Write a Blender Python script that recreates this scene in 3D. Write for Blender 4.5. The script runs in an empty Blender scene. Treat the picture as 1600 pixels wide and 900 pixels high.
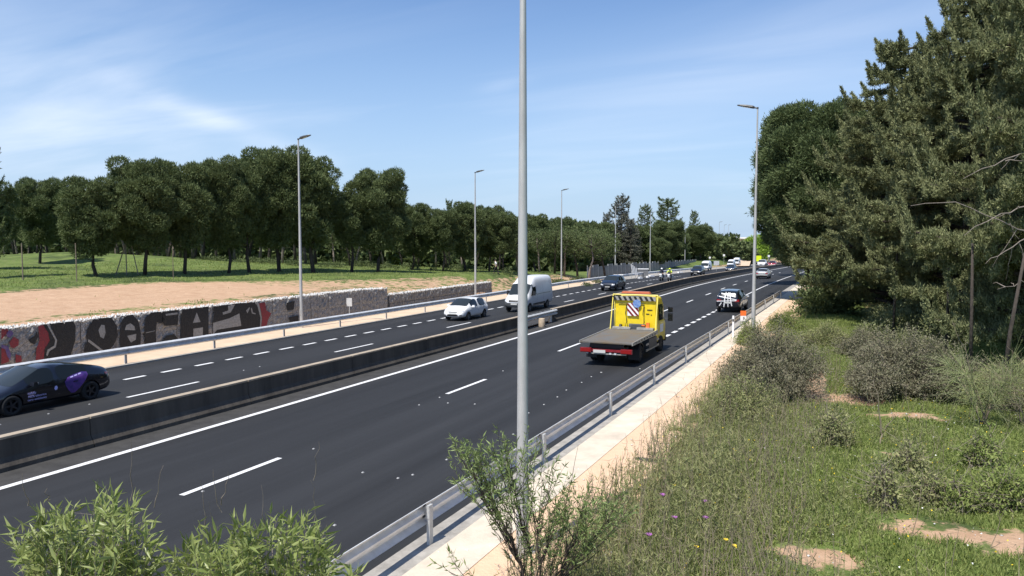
import bpy, bmesh, math, random
import numpy as np
from mathutils import Vector, Matrix
from mathutils.bvhtree import BVHTree
R = math.radians
rng = np.random.default_rng(7)
random.seed(7)
SC = bpy.context.scene
COL = SC.collection

# ---------------------------------------------------------------- camera
CAM_H, PITCH, YAW, FPX = 5.488, 0.0657, 0.4228, 1214.9
cd = bpy.data.cameras.new('camera'); cam = bpy.data.objects.new('camera', cd); COL.objects.link(cam)
cam.location = (0, 0, CAM_H); cam.rotation_euler = (math.pi/2 - PITCH, 0, YAW)
cd.sensor_width = 36; cd.lens = FPX/1600*36; cd.clip_start = .1; cd.clip_end = 9000
SC.camera = cam

# ---------------------------------------------------------------- light and sky
SUN_EL, SHADOW_AZ = R(62), R(10)            # shadows fall 10 deg to the right of the road direction
sl = bpy.data.lights.new('sun', 'SUN'); so = bpy.data.objects.new('sun', sl); COL.objects.link(so)
sl.energy = 4.8; sl.angle = R(.53); sl.color = (1, .95, .87)
to_sun = Vector((-math.sin(SHADOW_AZ)*math.cos(SUN_EL), -math.cos(SHADOW_AZ)*math.cos(SUN_EL), math.sin(SUN_EL)))
so.rotation_euler = to_sun.to_track_quat('Z', 'Y').to_euler(); so.location = (-20, -30, 60)
W = bpy.data.worlds.new('World'); SC.world = W; W.use_nodes = True
nt = W.node_tree; N = nt.nodes; L = nt.links; N.clear()
sky = N.new('ShaderNodeTexSky'); sky.sky_type = 'NISHITA'; sky.sun_disc = False
sky.sun_elevation = SUN_EL; sky.sun_rotation = math.pi + SHADOW_AZ
sky.air_density = 1.0; sky.dust_density = .25; sky.ozone_density = 1.5
tc = N.new('ShaderNodeTexCoord')
# thin cirrus: stretched noise on the view direction projected on a high flat layer
sep = N.new('ShaderNodeSeparateXYZ'); L.new(tc.outputs['Generated'], sep.inputs[0])
def mth(op, a, b=None, clamp=False):
    n = N.new('ShaderNodeMath'); n.operation = op; n.use_clamp = clamp
    for i, v in enumerate((a, b)):
        if v is None: continue
        if isinstance(v, (int, float)): n.inputs[i].default_value = v
        else: L.new(v, n.inputs[i])
    return n.outputs[0]
zz = mth('ADD', mth('MAXIMUM', sep.outputs[2], 0.0), .12)
px = mth('DIVIDE', sep.outputs[0], zz); py = mth('DIVIDE', sep.outputs[1], zz)
cmb = N.new('ShaderNodeCombineXYZ'); L.new(px, cmb.inputs[0]); L.new(py, cmb.inputs[1])
mp = N.new('ShaderNodeMapping'); L.new(cmb.outputs[0], mp.inputs[0]); mp.inputs['Rotation'].default_value = (0, 0, R(28)); mp.inputs['Scale'].default_value = (.55, 1.5, 1)
n1 = N.new('ShaderNodeTexNoise'); L.new(mp.outputs[0], n1.inputs[0]); n1.inputs['Scale'].default_value = .75; n1.inputs['Detail'].default_value = 7; n1.inputs['Roughness'].default_value = .52; n1.inputs['Distortion'].default_value = .5
n2 = N.new('ShaderNodeTexNoise'); L.new(cmb.outputs[0], n2.inputs[0]); n2.inputs['Scale'].default_value = .33; n2.inputs['Detail'].default_value = 3
mr = N.new('ShaderNodeMapRange'); L.new(n1.outputs[0], mr.inputs[0]); mr.inputs[1].default_value = .46; mr.inputs[2].default_value = .85
mr2 = N.new('ShaderNodeMapRange'); L.new(n2.outputs[0], mr2.inputs[0]); mr2.inputs[1].default_value = .38; mr2.inputs[2].default_value = .66
cl = mth('MULTIPLY', mth('MULTIPLY', mr.outputs[0], mr2.outputs[0]), .62, True)
# one brighter wisp, a soft streak high over the pines
def wisp(az0, el0, la, le, rot, amp):
    az = mth('ARCTAN2', sep.outputs[0], sep.outputs[1]); el = mth('ARCSINE', sep.outputs[2])
    da = mth('SUBTRACT', az, az0); de = mth('SUBTRACT', el, el0)
    u = mth('ADD', mth('MULTIPLY', da, math.cos(rot)), mth('MULTIPLY', de, math.sin(rot)))
    v = mth('SUBTRACT', mth('MULTIPLY', de, math.cos(rot)), mth('MULTIPLY', da, math.sin(rot)))
    q = mth('ADD', mth('POWER', mth('DIVIDE', u, la), 2.0), mth('POWER', mth('DIVIDE', v, le), 2.0))
    n = mth('MULTIPLY', mth('SUBTRACT', n1.outputs[0], .25), 2.0)
    return mth('MULTIPLY', mth('MULTIPLY', mth('POWER', 2.718, mth('MULTIPLY', q, -1.0)), n), amp, True)
def azel(x, y):
    u, v = (x-800)/FPX, -(y-450)/FPX
    fw = math.cos(PITCH)+v*math.sin(PITCH); up = -math.sin(PITCH)+v*math.cos(PITCH)
    X = u*math.cos(YAW)-fw*math.sin(YAW); Y = u*math.sin(YAW)+fw*math.cos(YAW)
    return math.atan2(X, Y), math.atan2(up, math.hypot(X, Y))
for (x, y, la, le, rot, amp) in ((290, 172, .05, .015, -.15, .38), (390, 210, .13, .012, -.35, .33), (1010, 170, .22, .07, .3, .30), (785, 134, .03, .008, .2, .3), (60, 250, .3, .06, .05, .35)):
    a, e = azel(x, y); cl = mth('ADD', cl, wisp(a, e, la, le, rot, amp), True)
mx = N.new('ShaderNodeMix'); mx.data_type = 'RGBA'; L.new(cl, mx.inputs[0]); 
tint = N.new('ShaderNodeMix'); tint.data_type = 'RGBA'; tint.blend_type = 'MULTIPLY'; tint.inputs[0].default_value = 1; L.new(sky.outputs[0], tint.inputs[6]); tint.inputs[7].default_value = (.84, .97, 1.16, 1)
hz = N.new('ShaderNodeMapRange'); L.new(sep.outputs[2], hz.inputs[0]); hz.inputs[1].default_value = .0; hz.inputs[2].default_value = .30; hz.inputs[3].default_value = .85; hz.inputs[4].default_value = 0
hzm = N.new('ShaderNodeMix'); hzm.data_type = 'RGBA'; L.new(hz.outputs[0], hzm.inputs[0]); L.new(tint.outputs[2], hzm.inputs[6]); hzm.inputs[7].default_value = (3.4, 4.7, 6.6, 1)
L.new(hzm.outputs[2], mx.inputs[6]); mx.inputs[7].default_value = (7.6, 8.2, 9.2, 1)
bg = N.new('ShaderNodeBackground'); L.new(mx.outputs[2], bg.inputs[0]); bg.inputs[1].default_value = .10
out = N.new('ShaderNodeOutputWorld'); L.new(bg.outputs[0], out.inputs[0])
SC.view_settings.view_transform = 'Standard'; SC.view_settings.look = 'None'; SC.view_settings.exposure = .42; SC.view_settings.gamma = 1

# ---------------------------------------------------------------- tagging
def tag(o, label=None, cat=None, group=None, kind=None):
    if label: o['label'] = label
    if cat: o['category'] = cat
    if group: o['group'] = group
    if kind: o['kind'] = kind
    return o
def empty(name, loc, rz=0, label=None, cat=None, group=None):
    o = bpy.data.objects.new(name, None); COL.objects.link(o); o.location = loc; o.rotation_euler = (0, 0, rz)
    return tag(o, label, cat, group)
KIDS = {}
def link(o, parent=None):
    COL.objects.link(o)
    if parent is not None: o.parent = parent; KIDS.setdefault(parent.name, []).append(o)
    return o
def copy_tree(o, parent=None):
    c = o.copy(); link(c, parent)
    for ch in list(KIDS.get(o.name, [])): copy_tree(ch, c)
    return c
def place(o, loc, rz=None, label=None, sc=None):
    o.location = loc
    if rz is not None: o.rotation_euler = (0, 0, rz)
    if label: o['label'] = label
    if sc is not None: o.scale = sc if hasattr(sc, '__len__') else (sc, sc, sc)
    return o

# ---------------------------------------------------------------- materials
def mat(name, col, rough=.8, metal=0, var=0, scale=3, col2=None, bump=0, bscale=30, spec=.5, stretch=None, island=0, coat=0, detail=5, island2=None, transl=0):
    m = bpy.data.materials.new(name); m.use_nodes = True
    t = m.node_tree; n, l = t.nodes, t.links; b = n['Principled BSDF']
    b.inputs['Roughness'].default_value = rough; b.inputs['Metallic'].default_value = metal; b.inputs['Specular IOR Level'].default_value = spec
    if coat: b.inputs['Coat Weight'].default_value = coat; b.inputs['Coat Roughness'].default_value = .05
    c = tuple(col)+(1,)
    b.inputs['Base Color'].default_value = c
    src = None
    tcn = n.new('ShaderNodeTexCoord'); vec = tcn.outputs['Object']
    if stretch:
        mpn = n.new('ShaderNodeMapping'); mpn.inputs['Scale'].default_value = stretch; l.new(vec, mpn.inputs[0]); vec = mpn.outputs[0]
    if var or col2:
        nz = n.new('ShaderNodeTexNoise'); nz.inputs['Scale'].default_value = scale; nz.inputs['Detail'].default_value = detail; nz.inputs['Roughness'].default_value = .65; l.new(vec, nz.inputs[0])
        r = n.new('ShaderNodeMapRange'); r.inputs[1].default_value = .32; r.inputs[2].default_value = .68; l.new(nz.outputs[0], r.inputs[0])
        x = n.new('ShaderNodeMix'); x.data_type = 'RGBA'; l.new(r.outputs[0], x.inputs[0])
        x.inputs[6].default_value = tuple(v*(1-var) for v in col)+(1,) if not col2 else c
        x.inputs[7].default_value = tuple(min(1, v*(1+var)) for v in col)+(1,) if not col2 else tuple(col2)+(1,)
        src = x.outputs[2]
    if island:
        g = n.new('ShaderNodeNewGeometry')
        x = n.new('ShaderNodeMix'); x.data_type = 'RGBA'; l.new(g.outputs['Random Per Island'], x.inputs[0])
        if src is None:
            rgb = n.new('ShaderNodeRGB'); rgb.outputs[0].default_value = c; src = rgb.outputs[0]
        x.blend_type = 'MIX'
        i2 = island2 or tuple(v*(1+island) for v in col)
        x.inputs[7].default_value = tuple(i2)+(1,); l.new(src, x.inputs[6])
        ml = n.new('ShaderNodeMath'); ml.operation = 'MULTIPLY'; l.new(g.outputs['Random Per Island'], ml.inputs[0]); ml.inputs[1].default_value = .8
        l.new(ml.outputs[0], x.inputs[0]); src = x.outputs[2]
    if src is not None: l.new(src, b.inputs['Base Color'])
    if transl:
        tr = n.new('ShaderNodeBsdfTranslucent'); ms = n.new('ShaderNodeMixShader'); ms.inputs[0].default_value = transl
        if src is not None: l.new(src, tr.inputs[0])
        else: tr.inputs[0].default_value = c
        l.new(b.outputs[0], ms.inputs[1]); l.new(tr.outputs[0], ms.inputs[2]); l.new(ms.outputs[0], n['Material Output'].inputs[0])
    if bump:
        nb = n.new('ShaderNodeTexNoise'); nb.inputs['Scale'].default_value = bscale; nb.inputs['Detail'].default_value = 4; l.new(vec, nb.inputs[0])
        bn = n.new('ShaderNodeBump'); bn.inputs['Strength'].default_value = bump; bn.inputs['Distance'].default_value = .05; l.new(nb.outputs[0], bn.inputs['Height']); l.new(bn.outputs[0], b.inputs['Normal'])
    return m
M = dict(
 stud=mat('stud_grey', (.34, .34, .34), .6),
 asphalt=mat('asphalt', (.0200, .0208, .0225), .8, var=.34, scale=.7, bump=.25, bscale=60, stretch=(1, .025, 1), spec=.35),
 shoulder=mat('worn_asphalt', (.036, .035, .034), .85, var=.3, scale=2.5, bump=.3, bscale=50),
 paint_line=mat('line_paint', (.66, .66, .66), .6, var=.12, scale=9, bump=.1),
 concrete=mat('pale_concrete', (.56, .485, .39), .9, var=.18, scale=1.2, bump=.25, bscale=25, detail=8),
 kerb=mat('kerb_concrete', (.30, .28, .25), .9, var=.25, scale=3, bump=.2),
 sand=mat('sand', (.66, .47, .32), .95, col2=(.57, .39, .255), scale=1.1, bump=.5, bscale=14, detail=9),
 sand_left=mat('pale_sand', (.60, .47, .34), .95, col2=(.50, .37, .26), scale=.9, bump=.3, bscale=10),
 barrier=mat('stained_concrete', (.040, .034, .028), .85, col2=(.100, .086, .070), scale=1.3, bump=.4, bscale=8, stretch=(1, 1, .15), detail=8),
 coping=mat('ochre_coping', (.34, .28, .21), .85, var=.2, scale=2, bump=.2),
 galv=mat('galvanised_steel', (.66, .665, .66), .42, metal=.3, var=.14, scale=3, bump=.03),
 galv_dull=mat('dull_galvanised_steel', (.52, .53, .53), .6, metal=.35, var=.15, scale=4),
 pole=mat('pole_steel', (.46, .46, .45), .6, metal=.3, var=.16, scale=2.5, stretch=(1, 1, .35), detail=8),
 lamp=mat('lamp_grey', (.06, .065, .07), .5, var=.1),
 black=mat('black_plastic', (.012, .012, .013), .5),
 rubber=mat('tyre_rubber', (.016, .016, .016), .85, bump=.2),
 alloy=mat('wheel_alloy', (.30, .31, .32), .35, metal=.8),
 alloy_dark=mat('dark_wheel_alloy', (.05, .05, .055), .35, metal=.6),
 glass=mat('car_glass', (.010, .013, .014), .06, spec=.45),
 screen=mat('windscreen_glass', (.022, .028, .030), .08, spec=.45),
 lampglass=mat('headlight_lens', (.55, .57, .6), .08, spec=.8, coat=.5),
 redlens=mat('tail_lens', (.25, .008, .008), .15, coat=.5),
 white=mat('white_paint', (.78, .78, .77), .28, coat=.6, var=.02),
 van_white=mat('van_white_paint', (.72, .73, .74), .35, coat=.4, var=.04),
 blackcar=mat('black_paint', (.006, .007, .012), .22, coat=.8),
 navy=mat('dark_blue_paint', (.012, .018, .032), .25, coat=.8),
 silver=mat('silver_paint', (.45, .45, .44), .3, metal=.3, coat=.6),
 redcar=mat('red_paint', (.28, .02, .02), .3, coat=.6),
 yellow=mat('yellow_paint', (.78, .58, .015), .4, coat=.3, var=.08, scale=4),
 yellow_pale=mat('pale_yellow_paint', (.80, .66, .12), .45),
 red=mat('red_paint_metal', (.20, .010, .016), .5, var=.35, scale=5),
 orange=mat('orange_panel', (.82, .17, .03), .5),
 orange_dim=mat('orange_lens', (.55, .14, .05), .35, coat=.3),
 bed=mat('worn_bed_plate', (.125, .13, .13), .65, metal=.1, col2=(.15, .11, .065), scale=1.6, bump=.2, bscale=30, detail=9),
 steel=mat('bare_steel', (.45, .43, .38), .5, metal=.5, var=.2, scale=6),
 blue=mat('blue_disc', (.03, .13, .45), .45, col2=(.3, .4, .55), scale=14),
 white_flat=mat('matt_white', (.8, .8, .8), .7),
 plate=mat('number_plate', (.55, .55, .52), .5),
 bark=mat('pine_bark', (.035, .028, .023), .95, col2=(.075, .06, .048), scale=9, bump=.9, bscale=16, stretch=(1, 1, .3)),
 bark_pale=mat('pale_bark', (.30, .25, .21), .95, col2=(.17, .14, .12), scale=7, bump=.5, bscale=16, stretch=(1, 1, .3)),
 twig=mat('grey_twig', (.34, .29, .23), .9, island=.6, island2=(.15, .12, .09)),
 drytwig=mat('dry_twig', (.30, .25, .17), .9, island=.6, island2=(.12, .10, .07)),
 pine=mat('pine_needles', (.062, .094, .034), .7, col2=(.110, .146, .055), scale=.35, island=.5, island2=(.16, .19, .08), spec=.25, transl=.25),
 pine_light=mat('fresh_pine_needles', (.060, .092, .032), .7, col2=(.10, .14, .052), scale=.4, island=.5, island2=(.15, .185, .08), spec=.25, transl=.25),
 cedar=mat('cedar_needles', (.088, .112, .046), .7, col2=(.158, .180, .080), scale=.7, island=.5, island2=(.285, .295, .145), spec=.25, transl=.15),
 cedar_grey=mat('grey_cedar_needles', (.075, .088, .06), .7, col2=(.12, .12, .09), scale=.6, island=.5, island2=(.19, .19, .15), spec=.25, transl=.12),
 limegreen=mat('spring_leaves', (.24, .36, .05), .7, col2=(.32, .42, .07), scale=.6, island=.3, transl=.3),
 willow=mat('willow_leaves', (.14, .195, .045), .42, col2=(.23, .29, .07), scale=4, island=.5, island2=(.36, .40, .15), spec=.5, transl=.35),
 willow_dark=mat('greyer_willow_leaves', (.12, .185, .05), .5, col2=(.18, .245, .07), scale=2.5, island=.5, island2=(.27, .34, .13), spec=.4, transl=.3),
 grass=mat('grass_blades', (.115, .180, .034), .7, col2=(.205, .265, .066), scale=.8, island=.5, island2=(.32, .35, .12), spec=.3, transl=.3),
 weed=mat('weed_stems', (.13, .185, .055), .8, col2=(.22, .235, .095), scale=1.2, island=.5, island2=(.36, .34, .17), spec=.2, transl=.2),
 shrub=mat('shrub_foliage', (.125, .145, .068), .8, col2=(.18, .17, .105), scale=1.2, island=.5, island2=(.25, .22, .16), spec=.2, transl=.15),
 broom=mat('broom_stems', (.22, .27, .08), .7, island=.6, island2=(.32, .34, .19), transl=.15),
 flower_y=mat('yellow_petals', (.75, .55, .02), .6), flower_p=mat('purple_petals', (.35, .10, .38), .6), flower_w=mat('white_petals', (.7, .7, .66), .6),
 skin=mat('skin', (.42, .26, .18), .6), cloth_w=mat('white_cloth', (.78, .78, .80), .8), cloth_d=mat('dark_cloth', (.02, .02, .025), .9),
 cloth_n=mat('navy_cloth', (.03, .04, .08), .8), hiviz=mat('hi_vis_cloth', (.62, .75, .08), .7), cloth_g=mat('grey_cloth', (.25, .25, .26), .8),
 hair=mat('dark_hair', (.02, .015, .012), .7),
 yellowsign=mat('fluorescent_sign', (.72, .85, .02), .5), terracotta=mat('tan_concrete', (.48, .38, .27), .85, var=.15, scale=6),
 fence=mat('grey_fence_panel', (.16, .165, .175), .7, var=.2, scale=.8), stone=mat('rubble_stone', (.62, .61, .59), .9, island=.6, island2=(.40, .39, .37)),
 wood=mat('weathered_wood', (.20, .16, .12), .9, var=.3, scale=6),
 gr_black=mat('black_spray_paint', (.010, .011, .012), .8, col2=(.03, .03, .03), scale=12, bump=.8, bscale=14),
 gr_red=mat('red_spray_paint', (.27, .03, .04), .8, col2=(.16, .035, .04), scale=9, bump=.8, bscale=14),
 gr_violet=mat('violet_spray_paint', (.08, .06, .20), .8, col2=(.16, .10, .2), scale=9, bump=.8, bscale=14),
 gr_white=mat('silver_spray_paint', (.34, .34, .33), .8, col2=(.22, .22, .21), scale=9, bump=.8, bscale=14),
 purple=mat('purple_print', (.035, .025, .15), .35, col2=(.16, .05, .30), scale=4.5, coat=.5), lilac=mat('lilac_print', (.55, .50, .85), .4),
 tarp_w=mat('white_stripe', (.75, .75, .76), .5),
)
# rubble face of the gabions: voronoi stones in colour and relief
def rubble(name, c1, c2, sc):
    m = bpy.data.materials.new(name); m.use_nodes = True; t = m.node_tree; n, l = t.nodes, t.links; b = n['Principled BSDF']
    b.inputs['Roughness'].default_value = .9
    tcn = n.new('ShaderNodeTexCoord'); v = n.new('ShaderNodeTexVoronoi'); v.inputs['Scale'].default_value = sc; l.new(tcn.outputs['Object'], v.inputs[0])
    v2 = n.new('ShaderNodeTexVoronoi'); v2.feature = 'DISTANCE_TO_EDGE'; v2.inputs['Scale'].default_value = sc; l.new(tcn.outputs['Object'], v2.inputs[0])
    sp = n.new('ShaderNodeSeparateColor'); l.new(v.outputs['Color'], sp.inputs[0])
    x = n.new('ShaderNodeMix'); x.data_type = 'RGBA'; l.new(sp.outputs[0], x.inputs[0]); x.inputs[6].default_value = c1+(1,); x.inputs[7].default_value = c2+(1,)
    r = n.new('ShaderNodeMapRange'); l.new(v2.outputs['Distance'], r.inputs[0]); r.inputs[2].default_value = .10; r.inputs[3].default_value = .5
    y = n.new('ShaderNodeMix'); y.data_type = 'RGBA'; y.blend_type = 'MULTIPLY'; y.inputs[0].default_value = 1; l.new(x.outputs[2], y.inputs[6]); l.new(r.outputs[0], y.inputs[7])
    l.new(y.outputs[2], b.inputs['Base Color'])
    bn = n.new('ShaderNodeBump'); bn.inputs['Strength'].default_value = .8; bn.inputs['Distance'].default_value = .06; l.new(v2.outputs['Distance'], bn.inputs['Height']); l.new(bn.outputs[0], b.inputs['Normal'])
    return m
M['rubble'] = rubble('gabion_rubble', (.24, .23, .22), (.36, .35, .335), 9)
M['rubble_dark'] = rubble('dark_gabion_rubble', (.17, .17, .17), (.25, .245, .24), 9)

# terrain material driven by what the ground is made of (attributes soil / lush)
def ground_mat():
    m = bpy.data.materials.new('ground'); m.use_nodes = True; t = m.node_tree; n, l = t.nodes, t.links; b = n['Principled BSDF']
    b.inputs['Roughness'].default_value = .95; b.inputs['Specular IOR Level'].default_value = .2
    tcn = n.new('ShaderNodeTexCoord'); O = tcn.outputs['Object']
    def noise(s, d=6, r=.6):
        q = n.new('ShaderNodeTexNoise'); q.inputs['Scale'].default_value = s; q.inputs['Detail'].default_value = d; q.inputs['Roughness'].default_value = r; l.new(O, q.inputs[0]); return q.outputs[0]
    def mr_(v, a, b_, c=0, d=1):
        q = n.new('ShaderNodeMapRange'); l.new(v, q.inputs[0]); q.inputs[1].default_value = a; q.inputs[2].default_value = b_; q.inputs[3].default_value = c; q.inputs[4].default_value = d; return q.outputs[0]
    def mix(f, a, b_):
        q = n.new('ShaderNodeMix'); q.data_type = 'RGBA'; l.new(f, q.inputs[0])
        for i, v in ((6, a), (7, b_)):
            if isinstance(v, tuple): q.inputs[i].default_value = v+(1,)
            else: l.new(v, q.inputs[i])
        return q.outputs[2]
    def math_(op, a, b_):
        q = n.new('ShaderNodeMath'); q.operation = op
        for i, v in enumerate((a, b_)):
            if isinstance(v, (int, float)): q.inputs[i].default_value = v
            else: l.new(v, q.inputs[i])
        return q.outputs[0]
    g = mix(mr_(noise(.5), .38, .62), (.080, .120, .028), (.135, .185, .046))
    g = mix(mr_(noise(2.2, 8), .5, .75), g, (.19, .19, .085)); g = mix(mr_(noise(.17, 8, .75), .50, .62), g, (.055, .080, .026)); g = mix(mr_(noise(.9, 8, .75), .60, .70), g, (.30, .25, .15))
    s = mix(mr_(noise(1.3, 9, .7), .35, .65), (.40, .255, .16), (.50, .34, .225))
    s = mix(mr_(noise(7, 6, .7), .55, .75), s, (.24, .17, .11))
    at = n.new('ShaderNodeAttribute'); at.attribute_name = 'soil'
    f = math_('ADD', at.outputs['Fac'], math_('MULTIPLY', math_('SUBTRACT', noise(1.7, 8, .7), .5), 1.6))
    l.new(mix(mr_(f, .45, .6), g, s), b.inputs['Base Color'])
    bn = n.new('ShaderNodeBump'); bn.inputs['Strength'].default_value = .7; bn.inputs['Distance'].default_value = .12; l.new(noise(5, 8, .7), bn.inputs['Height']); l.new(bn.outputs[0], b.inputs['Normal'])
    return m
M['ground'] = ground_mat()

# ---------------------------------------------------------------- mesh builder
class MB:
    def __init__(s): s.v = []; s.f = []; s.m = []
    def add(s, vs, fs, mi=0):
        o = len(s.v); s.v += [tuple(v) for v in vs]; s.f += [tuple(i+o for i in f) for f in fs]; s.m += [mi]*len(fs); return s
    def box(s, c, d, rot=None, mi=0, taper=1.0):
        x, y, z = d[0]/2, d[1]/2, d[2]/2
        vs = [Vector((sx*x*(taper if sz > 0 else 1), sy*y*(taper if sz > 0 else 1), sz*z)) for sx in (-1, 1) for sy in (-1, 1) for sz in (-1, 1)]
        if rot is not None: vs = [rot @ v for v in vs]
        c = Vector(c)
        return s.add([v+c for v in vs], [(0, 1, 3, 2), (4, 6, 7, 5), (0, 4, 5, 1), (2, 3, 7, 6), (0, 2, 6, 4), (1, 5, 7, 3)], mi)
    def rings(s, rs, mi=0, cap=True, closed=True):
        n = len(rs[0]); o = len(s.v)
        for r in rs: s.v += [tuple(p) for p in r]
        k = n if closed else n-1
        for i in range(len(rs)-1):
            for j in range(k):
                a, b = o+i*n+j, o+i*n+(j+1) % n
                s.f.append((a, b, b+n, a+n)); s.m.append(mi)
        if cap and closed:
            s.f.append(tuple(o+j for j in range(n))[::-1]); s.m.append(mi)
            s.f.append(tuple(o+(len(rs)-1)*n+j for j in range(n))); s.m.append(mi)
        return s
    def tube(s, pts, rad, n=6, mi=0, cap=True):
        pts = [Vector(p) for p in pts]; rs = []
        if not hasattr(rad, '__len__'): rad = [rad]*len(pts)
        ref = Vector((0, 0, 1))
        for i, p in enumerate(pts):
            d = (pts[min(i+1, len(pts)-1)]-pts[max(i-1, 0)]).normalized()
            a = d.cross(ref)
            if a.length < .05: a = d.cross(Vector((1, 0, 0)))
            a.normalize(); b = d.cross(a)
            rs.append([p+a*(rad[i]*math.cos(t*2*math.pi/n))+b*(rad[i]*math.sin(t*2*math.pi/n)) for t in range(n)])
        return s.rings(rs, mi, cap)
    def cyl(s, a, b, r, n=12, mi=0, r2=None): return s.tube([a, b], [r, r if r2 is None else r2], n, mi)
    def prism(s, poly, fn, t, mi=0):     # poly 2d -> fn(u,v,w)
        n = len(poly); vs = [fn(u, v, 0) for u, v in poly]+[fn(u, v, t) for u, v in poly]
        fs = [tuple(range(n))[::-1], tuple(range(n, 2*n))]+[(i, (i+1) % n, (i+1) % n+n, i+n) for i in range(n)]
        return s.add(vs, fs, mi)
    def mesh(s, name, mats, smooth=False):
        me = bpy.data.meshes.new(name); me.from_pydata(s.v, [], s.f)
        for m in (mats if isinstance(mats, (list, tuple)) else [mats]): me.materials.append(M[m] if isinstance(m, str) else m)
        if any(s.m): me.polygons.foreach_set('material_index', s.m)
        if smooth: me.shade_smooth()
        bm = bmesh.new(); bm.from_mesh(me); bmesh.ops.recalc_face_normals(bm, faces=bm.faces); bm.to_mesh(me); bm.free()
        return me
    def build(s, name, mats, parent=None, smooth=False, kind=None, label=None):
        o = bpy.data.objects.new(name, s.mesh(name, mats, smooth)); link(o, parent)
        if kind: o['kind'] = kind
        if label: o['label'] = label
        return o
def sharp(o, ang=35):
    o.data.set_sharp_from_angle(angle=R(ang)); return o
def mesh_obj(name, me, parent=None): return link(bpy.data.objects.new(name, me), parent)

def fast_mesh(name, verts, faces_n, idx, mats, mi=None):
    """verts (n,3); idx flat; all faces with faces_n corners"""
    me = bpy.data.meshes.new(name); nf = len(idx)//faces_n
    me.vertices.add(len(verts)); me.vertices.foreach_set('co', np.asarray(verts, dtype=np.float32).ravel())
    me.loops.add(len(idx)); me.loops.foreach_set('vertex_index', np.asarray(idx, dtype=np.int32))
    me.polygons.add(nf); me.polygons.foreach_set('loop_start', np.arange(0, nf*faces_n, faces_n, dtype=np.int32))
    for m in (mats if isinstance(mats, (list, tuple)) else [mats]): me.materials.append(M[m])
    if mi is not None: me.polygons.foreach_set('material_index', np.asarray(mi, dtype=np.int32))
    me.update(calc_edges=True); me.validate()
    return me
def cards(P, A, B, quad=False, bend=None):
    """leaf cards at points P with long axis A and half width axis B (n,3)"""
    n = len(P)
    if quad:
        V = np.stack([P, P+A*.5+B, P+A, P+A*.5-B], 1).reshape(-1, 3)
        return V, np.arange(n*4)
    V = np.stack([P-B, P+B, P+A], 1).reshape(-1, 3)
    return V, np.arange(n*3)
def unit(a): return a/np.maximum(np.linalg.norm(a, axis=1, keepdims=True), 1e-9)

# ---------------------------------------------------------------- terrain
SLX = .0171
def prof(s):
    t = np.clip(np.asarray(s, float)-85, 0, 260); return -.0205*t*t/(t+30)
def rz_(X, s): return SLX*X+prof(s)
def sstep(a, b, x): 
    t = np.clip((np.asarray(x, float)-a)/(b-a), 0, 1); return t*t*(3-2*t)
def wall_x(s): return -34.95-.019*(np.clip(s, -50, 80)-25)
def edge_x(s): return np.interp(s, [-50, 44, 54, 62, 76, 100, 140], [-53.5, -52.5, -46, -42, -40.5, -41, -41])
def edge_z(s): return np.interp(s, [0, 45, 56, 76, 95, 120, 150], [2.0, 1.9, 1.65, 1.3, .8, -.6, -1.4])
def top_z(s): return np.interp(s, [-50, 50, 54.0, 54.4, 74, 75.5, 77], [1.42, 1.42, 1.2, .70, .55, .3, -.55])
def hn(X, Y):
    return .5*np.sin(X*.31+1.3*np.sin(Y*.17))*np.cos(Y*.23+.7*np.sin(X*.21))+.3*np.sin(X*.9+Y*.5)*np.sin(Y*.8-X*.3)
def hgt(X, Y):
    X = np.asarray(X, float); Y = np.asarray(Y, float)
    base = SLX*np.clip(X, -60, 60)+prof(Y)
    wx = wall_x(Y); ex = edge_x(Y); ez = edge_z(Y); tz = top_z(Y)
    # left of the wall line
    t = np.clip((wx-.6-X)/np.maximum(wx-.6-ex, 1), 0, 1)
    bank = tz+(ez-tz)*(t**.8)
    fld = ez+np.clip(ex-X, 0, 40)*.028*sstep(150, 90, Y)+.25*hn(X*.5, Y*.5)*sstep(0, 8, ex-X)
    d2 = ((X+88)/17)**2+((Y-66)/8)**2
    fld = fld+1.0*np.exp(-d2)
    left = np.where(X < ex, fld, bank+.10*hn(X*3, Y*3)*sstep(0, .3, t)*sstep(1, .7, t))
    z = np.where(X < wx-.35, left, base)
    # beyond the wall the bank runs down to the verge
    beyond = sstep(74.8, 76.5, Y)
    soft = base+(ez-base)*sstep(-36.5, -42, X)
    soft = np.where(X < ex-1, ez+np.clip(ex-X, 0, 40)*.028*sstep(150, 90, Y), soft)
    soft = np.where(Y > 120, np.maximum(soft, base), soft)
    z = np.where((X < wx-.35), z*(1-beyond)+soft*beyond, z)
    # right side: rough ground
    rr = sstep(-4.6, -2.5, X)
    z = z+rr*(.16*hn(X, Y)+.10*hn(X*2.3, Y*2.1))
    # road bed is sunk below the carriageway sheets
    road = (X > -35.4) & (X < -4.9)
    z = np.where(road & (X > -35.0), base-.16, z)
    return z
def gz(X, Y): return float(hgt(X, Y))
def ray(x, y):
    u, v = (x-800)/FPX, -(y-450)/FPX
    fw = math.cos(PITCH)+v*math.sin(PITCH); up = -math.sin(PITCH)+v*math.cos(PITCH)
    return u*math.cos(YAW)-fw*math.sin(YAW), u*math.sin(YAW)+fw*math.cos(YAW), up
def at_d(x, d):       # world X, Y for image column x at forward distance d
    rt = (x-800)/FPX*d; return rt*math.cos(YAW)-d*math.sin(YAW), rt*math.sin(YAW)+d*math.cos(YAW)
def on_ground(x, y, road=False):
    a, b, c = ray(x, y); t = 8.0
    f = (lambda X, Y: float(rz_(X, Y))) if road else gz
    while t < 600:
        if CAM_H+c*t < f(a*t, b*t): break
        t += .25
    return a*t, b*t

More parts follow.
